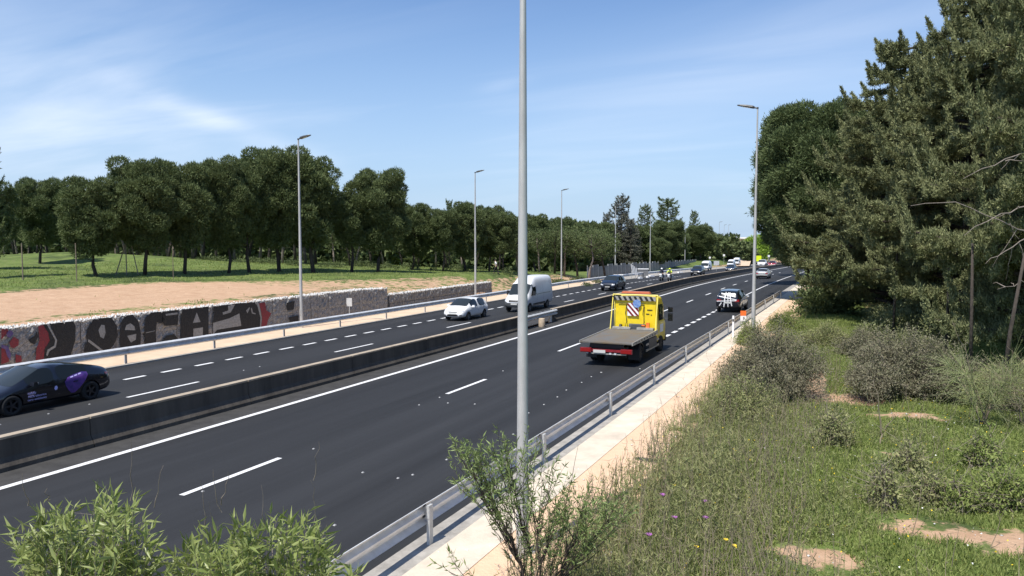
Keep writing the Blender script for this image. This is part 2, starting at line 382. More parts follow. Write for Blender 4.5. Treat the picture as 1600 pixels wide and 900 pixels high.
xs = np.unique(np.concatenate([np.linspace(-3000, -300, 12), np.linspace(-300, -130, 12), np.arange(-130, -56, 2.5), np.arange(-56, -33, .6), [-35.5, -34.98], np.arange(-33, -5, 2), np.arange(-5, 22, .6), np.linspace(22, 90, 22), np.linspace(90, 400, 10), np.linspace(400, 3000, 8)]))
ys = np.unique(np.concatenate([np.linspace(-1500, -20, 10), np.arange(-20, 8, 2), np.arange(8, 100, .9), np.arange(100, 200, 3), np.linspace(200, 420, 22), np.linspace(420, 4000, 14)]))
GX, GY = np.meshgrid(xs, ys); GZ = hgt(GX, GY)
nx, ny = len(xs), len(ys)
ii = (np.arange(ny-1)[:, None]*nx+np.arange(nx-1)[None, :]).ravel()
me = fast_mesh('ground', np.stack([GX, GY, GZ], -1).reshape(-1, 3), 4, np.stack([ii, ii+1, ii+nx+1, ii+nx], 1).ravel(), 'ground')
def soil_of(X, Y):
    wx, ex = wall_x(Y), edge_x(Y)
    s = np.where((X < wx) & (X > ex+.4) & (Y < 112), 1.0, 0.0)
    lowgrass = (X < wx-.3) & (X > wx-2.6); s = np.where(lowgrass, .55, s); s = np.where((X < wx-2.2) & (X > ex-1) & (Y > 48) & (Y < 80), np.minimum(s, .60), s); s = np.where((X < ex+2.2) & (X > ex-2), np.minimum(s, .5), s)  # upper-bank grass is thickened to darken it, standing in for pine shade
    s = np.where((X > -36) & (X < -4.9), 1.0, s)
    for (cx, cy, rx, ry, a) in SPOTS: s = np.maximum(s, a*(1+.35*hn(X*2.1+cx, Y*2.3))*np.exp(-(((X-cx)/rx)**2+((Y-cy)/ry)**2)**1.5))
    s = np.where((X > 0) & (Y > 40), np.maximum(s, .45*sstep(42, 50, Y)), s)
    s = np.where((X > -5.5) & (X < -3.6), np.maximum(s, .55), s)
    return s
SPOTS = []
for (x, y, rx, ry, a) in ((1275, 885, 1.1, .9, 1.1), (1500, 835, 3.0, .8, 1.0), (1590, 850, 1.6, 1.2, 1.0), (1270, 605, .7, 4.5, .95), (1330, 625, 2.2, 1.3, .95), (1420, 650, 2.4, .9, .9), (1240, 622, 1.3, 1.0, .8), (1170, 665, .5, .8, .9), (1405, 715, 1.0, .5, .7), (1530, 705, 1.2, .5, .7), (1100, 690, .5, 2, .7)):
    X, Y = on_ground(x, y); SPOTS.append((X, Y, rx*.78, ry*.85, a*.92))
at = me.attributes.new('soil', 'FLOAT', 'POINT'); at.data.foreach_set('value', soil_of(GX, GY).ravel().astype(np.float32))
me.shade_smooth()
ground = mesh_obj('ground', me); ground['kind'] = 'structure'; ground['label'] = 'grassy and sandy ground either side of the motorway'

# ---------------------------------------------------------------- road sheets
def strip(x0, x1, s0, s1, dz, mb, step=4., nx_=1):
    n = max(1, int(math.ceil((s1-s0)/step))); ss = np.linspace(s0, s1, n+1)
    vs = []
    for s in ss:
        for j in range(nx_+1):
            x = x0+(x1-x0)*j/nx_; vs.append((x, s, float(rz_(x, s))+dz))
    k = nx_+1
    mb.add(vs, [(i*k+j, i*k+j+1, (i+1)*k+j+1, (i+1)*k+j) for i in range(n) for j in range(nx_)])
def sheet(name, x0, x1, s0, s1, dz, m, label=None, nx_=1, kind='structure'):
    mb = MB(); strip(x0, x1, s0, s1, dz, mb, nx_=nx_); o = mb.build(name, m, kind=kind)
    if label: o['label'] = label
    return o
road_r = sheet('road', -19.2, -7.35, -40, 420, 0, 'asphalt', 'fresh dark asphalt of the near carriageway')
road_l = sheet('road', -31.15, -19.7, -40, 420, 0, 'asphalt', 'fresh dark asphalt of the far carriageway')
sheet('shoulder', -19.3, -18.12, -40, 420, .005, 'shoulder', 'older worn asphalt strip beside the median barrier')
sheet('shoulder', -21.6, -19.85, -40, 420, .005, 'shoulder', 'worn asphalt strip on the far side of the median barrier')
def line(parent, x, s0, s1, w=.15, dz=.009):
    mb = MB(); strip(x-w/2, x+w/2, s0, s1, dz, mb); return mb.build('painted_line', 'paint_line', parent)
line(road_r, -17.98, -40, 330, .22)
dash_me = {}
def dash(parent, x, s, ln, w):
    if s+ln < 85:
        k = (ln, w)
        if k not in dash_me:
            mb = MB(); mb.add([(-w/2, 0, -SLX*w/2), (w/2, 0, SLX*w/2), (w/2, ln, SLX*w/2), (-w/2, ln, -SLX*w/2)], [(0, 1, 2, 3)]); dash_me[k] = mb.mesh('lane_dash', 'paint_line')
        o = mesh_obj('lane_dash', dash_me[k], parent); o.location = (x, s, float(rz_(x, s))+.009)
    else:
        mb = MB(); strip(x-w/2, x+w/2, s, s+ln, .009, mb, 3); mb.build('lane_dash', 'paint_line', parent)
for i, s in enumerate([.5, 12.4, 24.6, 36.2, 47.6, 58.5, 68.1, 77.5, 86.8, 95.6, 106, 117, 128, 140, 152]):
    dash(road_r, -13.55-.005*min(s, 90), s, 3.2 if s < 60 else 2.8, .16)
s = 43.6-1.91*2
while s < 66: dash(road_r, -10.05-.003*(s-40), s, 1.0, .24); s += 1.91
line(road_r, -10.2, 66.2, 180, .15)
for s in [-4, 8, 20.0, 32.4, 44.2, 55.4, 66.1, 76.2, 86, 96, 107, 118]: dash(road_l, -24.55, s, 3.4 if s < 60 else 2.6, .16)
s = 22.7-1.91*10
while s < 128: dash(road_l, -28.0+.008*max(s-40, 0), s, 1.05, .22); s += 1.91
# small reflective studs scattered on the asphalt
stud = MB(); stud.box((0, 0, .010), (.055, .06, .02), taper=.6); stud_me = stud.mesh('road_stud', 'stud')
for (x, y) in ((317, 773), (567, 743), (622, 749), (645, 745), (700, 632), (687, 623), (742, 632), (786, 581), (655, 635), (1000, 577), (939, 583), (850, 633), (871, 622), (885, 611), (909, 599), (924, 590), (940, 582), (802, 680), (76, 649), (140, 634), (0, 664), (168, 597), (381, 580), (406, 574), (698, 719), (523, 822), (826, 648), (490, 702), (1010, 505), (1075, 445)):
    X, Y = on_ground(x, y, True)
    if -31 < X < -7.5: o = mesh_obj('road_stud', stud_me, road_r if X > -19.4 else road_l); o.location = (X, Y, float(rz_(X, Y)))
# kerbs and verges
kb = MB(); strip(-31.42, -31.15, -40, 330, .07, kb); kb.v = kb.v
def kerb_box(x0, x1, s0, s1, h):
    mb = MB(); n = int((s1-s0)/4)
    rs = []
    for i in range(n+1):
        s = s0+(s1-s0)*i/n; a, b = float(rz_(x0, s)), float(rz_(x1, s))
        rs.append([(x0, s, a-.12), (x1, s, b-.12), (x1, s, b+h), (x0, s, a+h)])
    mb.rings(rs); return mb
kerb_box(-31.42, -31.15, -40, 330, .07).build('kerb', 'kerb', kind='structure')['label'] = 'low grey kerb of the far carriageway'
kerb_box(-7.35, -6.72, -40, 200, .05).build('kerb', 'kerb', kind='structure')['label'] = 'rough concrete kerb below the near guardrail'
vl = MB(); strip(-36.2, -31.42, -40, 112, .02, vl, nx_=4); vl.build('verge', 'sand_left', kind='structure')['label'] = 'pale sandy verge behind the far guardrail'
vf = MB(); strip(-36.2, -31.42, 112, 330, .02, vf, nx_=2); vf.build('verge', 'kerb', kind='structure')['label'] = 'grey gravel verge of the far carriageway in the distance'
kerb_box(-6.72, -5.82, -40, 100, .075).build('path', 'concrete', kind='structure')['label'] = 'pale concrete strip beside the near guardrail'
vs = MB()
n_ = 200; pv = []
for i in range(n_+1):
    s = -30+130*i/n_
    for x in (-5.82, -5.3, -4.8, -4.3-.25*math.sin(s*.6)-.12*math.sin(s*1.9)): pv.append((x, s, float(rz_(x, s))+(.05 if x > -5.7 else .06)-(.03 if x > -4.6 else 0)))
vs.add(pv, [(i*4+j, i*4+j+1, (i+1)*4+j+1, (i+1)*4+j) for i in range(n_) for j in range(3)])
vs.build('verge', 'sand', kind='structure', smooth=True)['label'] = 'orange sand strip between concrete path and weeds'

# ---------------------------------------------------------------- median barrier
def barrier(s0, s1, label, step=6.0):
    root = empty('median_barrier', (-19.45, s0, float(rz_(-19.45, s0))), 0, label, 'barrier')
    inv = Vector(root.location)
    n = max(1, round((s1-s0)/step)); ln = (s1-s0)/n
    prof_w = [(-.25, -.1), (-.25, .12), (-.12, .34), (-.10, .80), (.10, .80), (.12, .34), (.25, .12), (.25, -.1)]
    for i in range(n):
        a, b = s0+i*ln+.012, s0+(i+1)*ln-.012
        mb = MB(); rs = []
        for s in (a, b):
            z = float(rz_(-19.45, s)); rs.append([(x, s-inv.y, z+h-inv.z) for x, h in prof_w])
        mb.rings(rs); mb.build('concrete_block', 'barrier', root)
        cb = MB(); rs = []
        for s in (a+.004, b-.004):
            z = float(rz_(-19.45, s)); rs.append([(x, s-inv.y, z+h-inv.z) for x, h in ((-.125, .801), (-.135, .862), (.135, .862), (.125, .801))])
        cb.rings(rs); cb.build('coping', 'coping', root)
    return root
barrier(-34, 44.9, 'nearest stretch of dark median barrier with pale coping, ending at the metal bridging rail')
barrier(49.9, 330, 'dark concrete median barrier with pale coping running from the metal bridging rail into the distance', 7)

# W profile of a guardrail beam: (offset towards traffic, height)
WP = [(-.015, .19), (.035, .165), (.10, .12), (.10, .08), (.02, .02), (.02, -.02), (.10, -.08), (.10, -.12), (.035, -.165), (-.015, -.19)]
def beam(mb, p0, p1, side, h=.59, t=.006):
    rs = []
    for p in (p0, p1):
        outer = [(p[0]+side*a, p[1], p[2]+h+b) for a, b in WP]; inner = [(p[0]+side*(a-t*1.5), p[1], p[2]+h+b) for a, b in WP][::-1]
        rs.append(outer+inner)
    mb.rings(rs)
def guardrail(X, s0, sp, n, side, label, xf=lambda s: 0, group=None):
    root = empty('guardrail', (X, s0, float(rz_(X, s0))), 0, label, 'guardrail', group)
    o = Vector(root.location)
    pm = MB(); pm.box((0, 0, .30), (.006, .12, .80)); pm.box((side*.03, .057, .30), (.06, .006, .80)); pm.box((side*.03, -.057, .30), (.06, .006, .80)); pm.box((side*.04, 0, .62), (.07, .14, .24))
    pme = pm.mesh('post', 'galv_dull')
    P = []
    for i in range(n+1):
        s = s0+sp*i; x = X+xf(s); P.append(Vector((x-o.x, s-o.y, float(rz_(x, s))-o.z+.03)))
        q = mesh_obj('post', pme, root); q.location = P[-1]
    for i in range(n):
        mb = MB(); a, b = P[i], P[i+1]; off = Vector((side*.085, 0, 0)); beam(mb, a+off, b+off+Vector((0, .12, .004)), side); q = mb.build('beam', 'galv', root)
        mb = MB(); mb.box((0, 0, .625), (.035, .30, .018)); 
        if i % 2 == 0:
            k = MB(); c = P[i]; k.box((c.x+side*.182, c.y, c.z+.62), (.012, .05, .05)); k.build('bolt', 'galv_dull', q)
    return root, P
right_rail, RP = guardrail(-6.98, 11.95-5.56*3, 5.56, 14, -1, 'near galvanised guardrail seen from behind along the sand strip', lambda s: max(0, s-30)*.011)
em = MB(); e = RP[-1]; em.tube([e+Vector((-.1, 0, .72)), e+Vector((-.1, .5, .66)), e+Vector((-.08, .9, .45)), e+Vector((-.05, 1.1, .05))], .045, 8); em.build('end_terminal', 'galv', right_rail)
left_rail, LP_ = guardrail(-31.84, 25.91-5.56*7, 5.56, 34, 1, 'far galvanised guardrail in front of the graffiti wall', lambda s: 0)
# metal rail bridging the gap in the median, with a concrete drum under it
gr = empty('bridging_rail', (-19.3, 44.6, float(rz_(-19.3, 44.6))), 0, 'short pale metal rail bridging the gap between two median barriers', 'guardrail')
mb = MB(); beam(mb, Vector((.16, -.2, .06)), Vector((.16, 5.4, .06)), 1, .60); mb.build('beam', 'galv_dull', gr)
mb = MB(); beam(mb, Vector((-.16, -.2, .06)), Vector((-.16, 5.4, .06)), -1, .60); mb.build('beam', 'galv_dull', gr)
mb = MB(); mb.box((0, 2.65, .74), (.30, 5.2, .02)); mb.build('top_plate', 'galv_dull', gr)
for y in (.5, 4.8):
    mb = MB(); mb.box((0, y, .40), (.12, .12, .82)); mb.build('post', 'galv_dull', gr)
dr = MB(); prof_d = [(.02, 0), (.24, 0), (.27, .12), (.27, .5), (.24, .66), (.02, .68)]
dr.rings([[(r*.8*math.cos(a*math.pi/7), r*.8*math.sin(a*math.pi/7), z*.85) for a in range(14)] for r, z in prof_d]); d = dr.build('concrete_drum', 'terracotta', smooth=True); sharp(d)
d.location = (-18.72, 46.3, float(rz_(-19, 46.3))+.004); tag(d, 'small tan concrete drum standing under the short bridging rail', 'drum')

# ---------------------------------------------------------------- gabion walls with graffiti
def gab_mesh(ln, hg, dp, seed, m):
    r = np.random.default_rng(seed); mb = MB(); nu, nv = int(ln/.14), max(3, int(hg/.14))
    vs = [];
    for i in range(nu+1):
        for j in range(nv+1):
            e_ = 1 if 0 < i < nu and 0 < j < nv else .25
            vs.append((-.0+.035*r.standard_normal()*e_ - (.03 if (i in (0, nu) or j in (0, nv)) else 0), i*ln/nu, j*hg/nv))
    f = [(i*(nv+1)+j, (i+1)*(nv+1)+j, (i+1)*(nv+1)+j+1, i*(nv+1)+j+1) for i in range(nu) for j in range(nv)]
    mb.add(vs, f); mb.box((-dp/2-.1, ln/2, hg/2), (dp, ln-.02, hg-.01))
    return mb.mesh('gabion_basket', m)
wall1 = empty('graffiti_wall', (-34.95, -6, -.6), 0, 'tall gabion retaining wall covered in black and red graffiti behind the far guardrail', 'wall')
g1 = [gab_mesh(1.97, .98, .8, k, 'rubble') for k in range(3)]; g1b = [gab_mesh(1.97, 1.05, .8, k+9, 'rubble') for k in range(3)]
def wz(s): return SLX*-35.2-.1
k = 0
for i in range(30):
    s = -6+2*i
    for j, G in enumerate((g1, g1b)):
        o = mesh_obj('gabion_basket', G[(i+j) % 3], wall1); x = float(wall_x(s))+(.02 if (i*7+j*3) % 5 == 0 else 0)
        zb = -.72+j*.99
        if s > 50 and j: zb -= .05*(s-50)/1.0*.6
        o.location = Vector((x, s, zb))-Vector(wall1.location); o.rotation_euler = (0, 0, .019)
wall2 = empty('low_gabion_wall', (-35.6, 54.2, -.6), 0, 'lower dark gabion retaining wall in two courses beyond the graffiti', 'wall')
g2 = [gab_mesh(2.0, .70, .8, k+20, 'rubble_dark') for k in range(3)]
for i in range(10):
    s = 54.3+2.04*i
    for j in range(2):
        o = mesh_obj('gabion_basket', g2[(i+j) % 3], wall2); o.location = Vector((float(wall_x(s))-.04*j, s, -.76+j*.71))-Vector(wall2.location); o.rotation_euler = (0, 0, .019)
def coping(parent, s0, s1, zt, n, sz):
    r = np.random.default_rng(5); V = []; I = []; k = 0
    base = np.array([(1, 0, 0), (-1, 0, 0), (0, 1, 0), (0, -1, 0), (0, 0, 1), (0, 0, -1)], float)
    F = np.array([(0, 2, 4), (2, 1, 4), (1, 3, 4), (3, 0, 4), (2, 0, 5), (1, 2, 5), (3, 1, 5), (0, 3, 5)])
    for q in range(n):
        s = r.uniform(s0, s1); c = np.array([wall_x(s)-r.uniform(-.06, .75), s, zt(s)+r.uniform(-.03, .05)])
        V.append(base*r.uniform(.5, 1.2, (6, 3))*sz*.8+c); I.append(F+6*q)
    me = fast_mesh('coping_stones', np.concatenate(V)-np.array(parent.location), 3, np.concatenate(I).ravel(), 'stone')
    o = mesh_obj('coping_stones', me, parent); o['kind'] = 'stuff'; return o
coping(wall1, -6, 50, lambda s: 1.36, 2600, .11); coping(wall1, 50, 54, lambda s: 1.36-.03*(s-50), 200, .11)
coping(wall2, 54.5, 74.5, lambda s: .68, 800, .10)
# graffiti painted on the wall face; outlines in (distance along the wall, height)
def on_wall(x, y):
    a, b, c = ray(x, y); t = 40.
    # intersect with the slightly angled wall plane
    for _ in range(6): t = float(wall_x(b*t))/a
    return b*t, CAM_H+c*t
def paint(name, pix, m, off):
    pts = [on_wall(x, y) for x, y in pix]; mb = MB()
    n = len(pts)
    bm = bmesh.new(); vs = [bm.verts.new((float(wall_x(s))+off-wall1.location.x, s-wall1.location.y, min(z, 1.40)-wall1.location.z)) for s, z in pts]
    f = bm.faces.new(vs); bm.normal_update()
    if f.normal.x < 0: f.normal_flip()
    bmesh.ops.triangulate(bm, faces=[f])
    me = bpy.data.meshes.new(name); bm.to_mesh(me); bm.free(); me.materials.append(M[m]); return mesh_obj(name, me, wall1)
def A_(pts, sx=6.6667, ox=0, oy=460): return [(ox+x/sx, oy+y/sx) for x, y in pts]
def B_(pts): return A_(pts, 6.6667, 240, 440)
G1 = .085; G2 = .095; G3 = .105
paint('graffiti', A_([(0, 330), (60, 335), (75, 380), (40, 430), (0, 470)]), 'gr_red', G1)
paint('graffiti', A_([(85, 500), (130, 440), (185, 470), (180, 530), (130, 560), (95, 545)]), 'gr_red', G1)
paint('graffiti', A_([(0, 560), (60, 560), (85, 620), (80, 700), (0, 730)]), 'gr_red', G1)
paint('graffiti', A_([(50, 380), (110, 375), (130, 410), (90, 450), (60, 440)]), 'gr_violet', G1)
paint('graffiti', A_([(0, 520), (70, 540), (100, 620), (95, 690), (60, 640), (40, 570), (0, 555)]), 'gr_violet', G2)
paint('graffiti', A_([(150, 620), (210, 640), (215, 700), (150, 710)]), 'gr_red', G1)
paint('graffiti', A_([(280, 470), (350, 430), (370, 380), (385, 440), (350, 520), (300, 500)]), 'gr_black', G1)
paint('graffiti', A_([(385, 330), (430, 300), (500, 400), (515, 480), (455, 560), (440, 690), (360, 690), (365, 570), (400, 480)]), 'gr_red', G1)
paint('graffiti', A_([(430, 285), (480, 290), (570, 470), (560, 540), (520, 600), (460, 700), (445, 690), (450, 570), (505, 480), (490, 400)]), 'gr_black', G2)
paint('graffiti', A_([(470, 300), (490, 292), (580, 475), (565, 550), (500, 590), (480, 640), (465, 630), (480, 575), (550, 530), (560, 475)]), 'gr_white', G3)
paint('graffiti', A_([(500, 275), (750, 240), (775, 330), (770, 480), (730, 610), (715, 660), (495, 690), (500, 620), (575, 540), (580, 470)]), 'gr_black', G2)
# big rounded letters
def ring_letter(outer, holes, m='gr_black'):
    paint('graffiti', outer, m, G2)
    for h in holes: paint('graffiti', h, 'gr_white', G3)
ring_letter(A_([(885, 460), (905, 350), (960, 260), (1050, 215), (1150, 240), (1205, 330), (1215, 430), (1170, 530), (1110, 590), (1040, 590), (860, 600), (865, 530), (920, 470)]), [A_([(1010, 370), (1040, 315), (1075, 320), (1085, 400), (1065, 460), (1030, 440)]), A_([(905, 465), (930, 480), (1060, 580), (1030, 585), (900, 490)])])
ring_letter(A_([(1235, 380), (1260, 260), (1310, 200), (1370, 200), (1430, 280), (1455, 400), (1450, 540), (1240, 570)]), [A_([(1285, 370), (1300, 320), (1345, 300), (1385, 330), (1395, 372)]), A_([(1310, 430), (1405, 410), (1400, 470), (1350, 500), (1330, 470)])])
ring_letter(A_([(1490, 380), (1500, 250), (1560, 180), (1660, 165), (1700, 260), (1670, 300), (1620, 290), (1610, 400), (1620, 560), (1500, 580)]), [A_([(1505, 395), (1600, 375), (1602, 381), (1506, 402)])])
ring_letter(B_([(85, 310), (250, 285), (240, 450), (100, 460), (70, 400)]), [B_([(110, 335), (235, 320), (235, 340), (115, 355)])])
ring_letter(B_([(60, 640), (120, 560), (200, 545), (240, 590), (235, 640)]), [])
ring_letter(B_([(285, 290), (560, 255), (560, 560), (270, 620), (270, 400)]), [B_([(435, 320), (475, 420), (395, 430)]), B_([(400, 490), (500, 475), (498, 560), (400, 570)])])
ring_letter(B_([(610, 260), (860, 225), (1040, 215), (1095, 290), (1110, 380), (1095, 480), (620, 560), (600, 420), (620, 330)]), [B_([(605, 430), (780, 380), (880, 330), (900, 460), (650, 500), (605, 550)]), B_([(760, 250), (835, 238), (790, 320), (710, 345), (705, 320), (765, 300)]), B_([(950, 300), (985, 265), (990, 275), (965, 330)]), B_([(1010, 270), (1020, 320), (1050, 330), (1048, 340), (1010, 330), (1000, 280)])])
paint('graffiti', B_([(1085, 225), (1150, 215), (1165, 300), (1215, 330), (1180, 400), (1165, 470), (1110, 480), (1120, 380), (1105, 290)]), 'gr_red', G1)
paint('graffiti', B_([(1060, 218), (1085, 225), (1115, 380), (1105, 470), (1095, 470), (1100, 380)]), 'gr_white', G3)
paint('graffiti', B_([(1375, 220), (1460, 200), (1450, 290), (1380, 300)]), 'gr_black', G1)
paint('graffiti', B_([(1400, 370), (1500, 350), (1500, 410), (1410, 420)]), 'gr_black', G1)

# ---------------------------------------------------------------- lamp posts
def lamp_post(H, head_side, r0=.115, r1=.05, seg=20):
    root = empty('lamp_post', (0, 0, 0))
    mb = MB(); zs_ = [0, .3, 1, 3, 6, 9, H]; rr = [r0+(r1-r0)*z/H for z in zs_]
    mb.tube([(0, 0, z) for z in zs_], rr, seg); o = mb.build('pole', 'pole', root, smooth=True); sharp(o, 50)
    mb = MB(); mb.box((0, 0, .015), (.42, .42, .03)); 
    for a in (-.15, .15):
        for b in (-.15, .15): mb.cyl((a, b, .03), (a, b, .09), .02, 6)
    mb.build('base_plate', 'galv_dull', root)
    mb = MB(); mb.box((head_side*-.0, -r0-.0, 1.1), (.10, .02, .38)); mb.build('hatch', 'pole', root)
    mb = MB(); sx = head_side
    mb.cyl((0, 0, H-.02), (0, 0, H+.07), r1*1.3, 10); mb.tube([(0, 0, H+.02), (sx*.22, 0, H+.08)], .04, 8); mb.build('bracket', 'lamp', root)
    mb = MB(); rs = []
    for t, w, h in ((0, .09, .05), (.10, .15, .065), (.45, .17, .06), (.85, .14, .035), (1.0, .08, .02)):
        x = .15+t*.85; zc = H+.07+.22*t-.05*t*t
        rs.append([(sx*x, -w, zc-h*.3), (sx*x, -w*.8, zc+h), (sx*x, w*.8, zc+h), (sx*x, w, zc-h*.3), (sx*x, w*.8, zc-h), (sx*x, -w*.8, zc-h)])
    mb.rings(rs); o = mb.build('lamp_head', 'lamp', root)
    mb = MB(); mb.box((sx*.55, 0, H+.145-.06+.02), (.4, .2, .02), Matrix.Rotation(-sx*.22, 3, 'Y')); mb.build('lamp_lens', 'lampglass', o)
    return root
LPg = 'street lamps along the motorway'
near = lamp_post(12.5, -1, .110, .036, 28); place(near, (-5.24, 12.09, .0-SLX*5.24), 0); tag(near, 'nearest lamp post, its thick grey pole crossing the whole picture', 'street lamp', LPg)
rp = copy_tree(near); place(rp, (-5.0, 41.3, -.12), 0, 'lamp post on the right, beside the weeds behind the near guardrail', sc=(1, 1, .965))
lp0 = lamp_post(12.5, 1, .115, .05, 14); tag(lp0, 'x', 'street lamp', LPg)
LS = [((-34.06, 41.4), 1, 'tall lamp post in front of the graffiti wall, left of all others'), ((-35.55, 70), 1, 'lamp post before the lower gabion wall, left of the white van'), ((-37.0, 98.5), .99, 'lamp post just right of the white van on the sandy bank'), ((-38.4, 128.3), .96, 'lamp post against the tall grey-green conifer'), ((-39.0, 154.6), .96, 'lamp post right of the tilted white board')]
lps = []
for i, ((X, Y), sc_, lab) in enumerate(LS):
    o = lp0 if i == 0 else copy_tree(lp0); b = float(rz_(-36, Y)) if Y < 110 else float(rz_(-36, Y))-.1
    place(o, (X, Y, b), 0, lab, sc=(1, 1, sc_))
for (x, d, hs, lab) in ((1070, 205, .80, 'distant lamp post half hidden behind the round pine'), (1123, 262, .95, 'distant lamp post, leftmost of the close row of three'), (1130.5, 300, .92, 'distant lamp post, middle of the close row of three'), (1137.5, 325, .95, 'distant lamp post, rightmost of the close row of three'), (1178.5, 300, .85, 'distant lamp post just behind the big right pole'), (1189, 330, .9, 'distant lamp post rising from the bright yellow-green tree'), (1201.5, 300, .6, 'short distant lamp post above the red car')):
    o = copy_tree(lp0); X, Y = at_d(x, d); place(o, (X, Y, gz(X, Y)-.1), 0, lab, sc=(1, 1, hs))

# ---------------------------------------------------------------- signs and posts
def sign_post(x, y, w, h, H, m, label, road=False, back='galv_dull', d=None, cat='road sign', text=None, pr=.03):
    X, Y = at_d(x, d) if d else on_ground(x, y, road)
    z = float(rz_(X, Y)) if road else gz(X, Y)
    if X > -35 and X < -4.9: z = float(rz_(X, Y))+.02
    r = empty('road_sign', (X, Y, z), .35, label, cat)
    mb = MB(); mb.cyl((0, .03, -.1), (0, .03, H), pr, 8); mb.build('post', 'galv_dull', r)
    mb = MB(); mb.box((0, 0, H-h/2), (w, .02, h)); mb.build('sign_plate', m, r)
    return r
sign_post(546, 499, .42, .62, 1.5, 'galv', 'small grey sign back standing before the gabion wall')
sign_post(1119.5, 427, 1.15, .9, 2.1, 'galv', 'pale square sign back at the median among the oncoming cars', True, d=165)
sign_post(1109, 420, .5, .5, 2.8, 'white_flat', 'small round white sign left of the close row of lamp posts', d=210)
sign_post(1131, 420, .6, .6, 3.2, 'white_flat', 'small white sign fixed beside the middle distant lamp post', d=235)
sign_post(1185, 418, 1.9, 1.9, 3.0, 'yellowsign', 'fluorescent yellow square sign in the distance below the bright tree', d=262)
sign_post(1201, 410, .7, .7, 3.2, 'white_flat', 'small white round sign right of the fluorescent sign', d=262)
# white delineator post over the guardrail
X, Y = on_ground(1138, 529, True); dp = MB(); dp.box((0, 0, .62), (.10, .09, 1.25)); dp.box((0, -.04, 1.0), (.075, .03, .14), mi=1); o = dp.build('marker_post', ['white_flat', 'black']); o.location = (X+.25, Y, float(rz_(X, Y))+.02); tag(o, 'white marker post sticking up above the near guardrail', 'post')
# orange and white panel behind the rail
X, Y = on_ground(1165, 516, True)
ps = empty('panel_sign', (X-.1, Y-.4, float(rz_(X, Y))+.05), .42, 'small orange panel over a white number panel beside the right lamp post', 'road sign')
for dx in (-.12, .12):
    mb = MB(); mb.cyl((dx, .02, 0), (dx, .02, 1.12), .02, 8); mb.build('post', 'galv_dull', ps)
mb = MB(); mb.box((0, 0, 1.0), (.34, .02, .30)); mb.build('orange_plate', 'orange', ps)
mb = MB(); mb.box((0, 0, .70), (.34, .02, .28)); wp = mb.build('white_plate', 'white_flat', ps)
def text_obj(txt, size, m, parent, loc, rot, name='lettering', ext=.002, bold=0, align='CENTER', sx=1):
    cu = bpy.data.curves.new('lettering', 'FONT'); cu.body = txt; cu.size = size; cu.extrude = ext; cu.align_x = align; cu.resolution_u = 3; cu.offset = bold
    t = bpy.data.objects.new('t', cu); COL.objects.link(t); dg = bpy.context.evaluated_depsgraph_get()
    me = bpy.data.meshes.new_from_object(t.evaluated_get(dg)); bpy.data.objects.remove(t); me.name = name; me.materials.clear(); me.materials.append(M[m])
    o = mesh_obj(name, me, parent); o.location = loc; o.rotation_euler = rot; o.scale = (sx, 1, 1); return o
text_obj('3', .2, 'gr_black', wp, (.03, -.014, .63), (R(90), 0, 0), bold=.008)

# ---------------------------------------------------------------- left field: fence posts, far fence
def fpost(x, y, H, label, lean=0, r=.05, dz=0):
    X, Y = on_ground(x, y); mb = MB(); mb.tube([(0, 0, -.2), (lean*.4, 0, H*.5), (lean, 0, H)], [r, r*.95, r*.85], 7); o = mb.build('fence_post', 'wood'); o.location = (X, Y, gz(X, Y)); tag(o, label, 'fence post', 'old posts in the grass field'); return X, Y
fpost(36, 438, 2.9, 'thin leaning wooden post in the field, leftmost'); fpost(120, 440, 3.0, 'straight thin wooden post between the first two pines', r=.04)
fpost(271, 437, 2.6, 'thin pale post standing in the grass by the third pine', r=.03)
X, Y = on_ground(198, 430); r_ = empty('braced_post', (X, Y, gz(X, Y)), .42, 'fence corner post with slanting brace poles in the grass', 'fence post')
for nm, p in (('post', [(0, 0, -.1), (0, 0, 2.9)]), ('brace', [(-1.0, 0, -.1), (0, 0, 2.8)]), ('brace', [(.9, .3, -.1), (.45, .1, 2.6)])):
    mb = MB(); mb.tube(p, .045, 6); mb.build(nm, 'bark_pale', r_)
# grey panel fence far away
fr = empty('panel_fence', (*at_d(975, 118), 0), 0, 'grey panel fence with posts below the distant conifers', 'fence')
fr.location.z = gz(fr.location.x, fr.location.y)
pts = []
for i in range(37):
    s = 110+i*3.0; x = -37.2-(s-110)*.045; pts.append((x, s, float(rz_(-36, s))-.2))
pm = MB(); pm.box((0, 0, 1.15), (.10, .10, 2.3)); pme = pm.mesh('post', 'galv_dull')
fp = [MB(), MB()]
for k, q in enumerate(fp):
    q.box((0, 1.47, 1.1+.12*k), (.04, 2.9, 1.8+.3*k)); q = q
fpm = [q.mesh('fence_panel', 'fence') for q in fp]
for i, p in enumerate(pts):
    v = Vector(p)-fr.location; o = mesh_obj('post', pme, fr); o.location = v
    if i < len(pts)-1: o = mesh_obj('fence_panel', fpm[(i*i+i//3) % 2], fr); o.location = v; o.rotation_euler = (0, 0, .045)
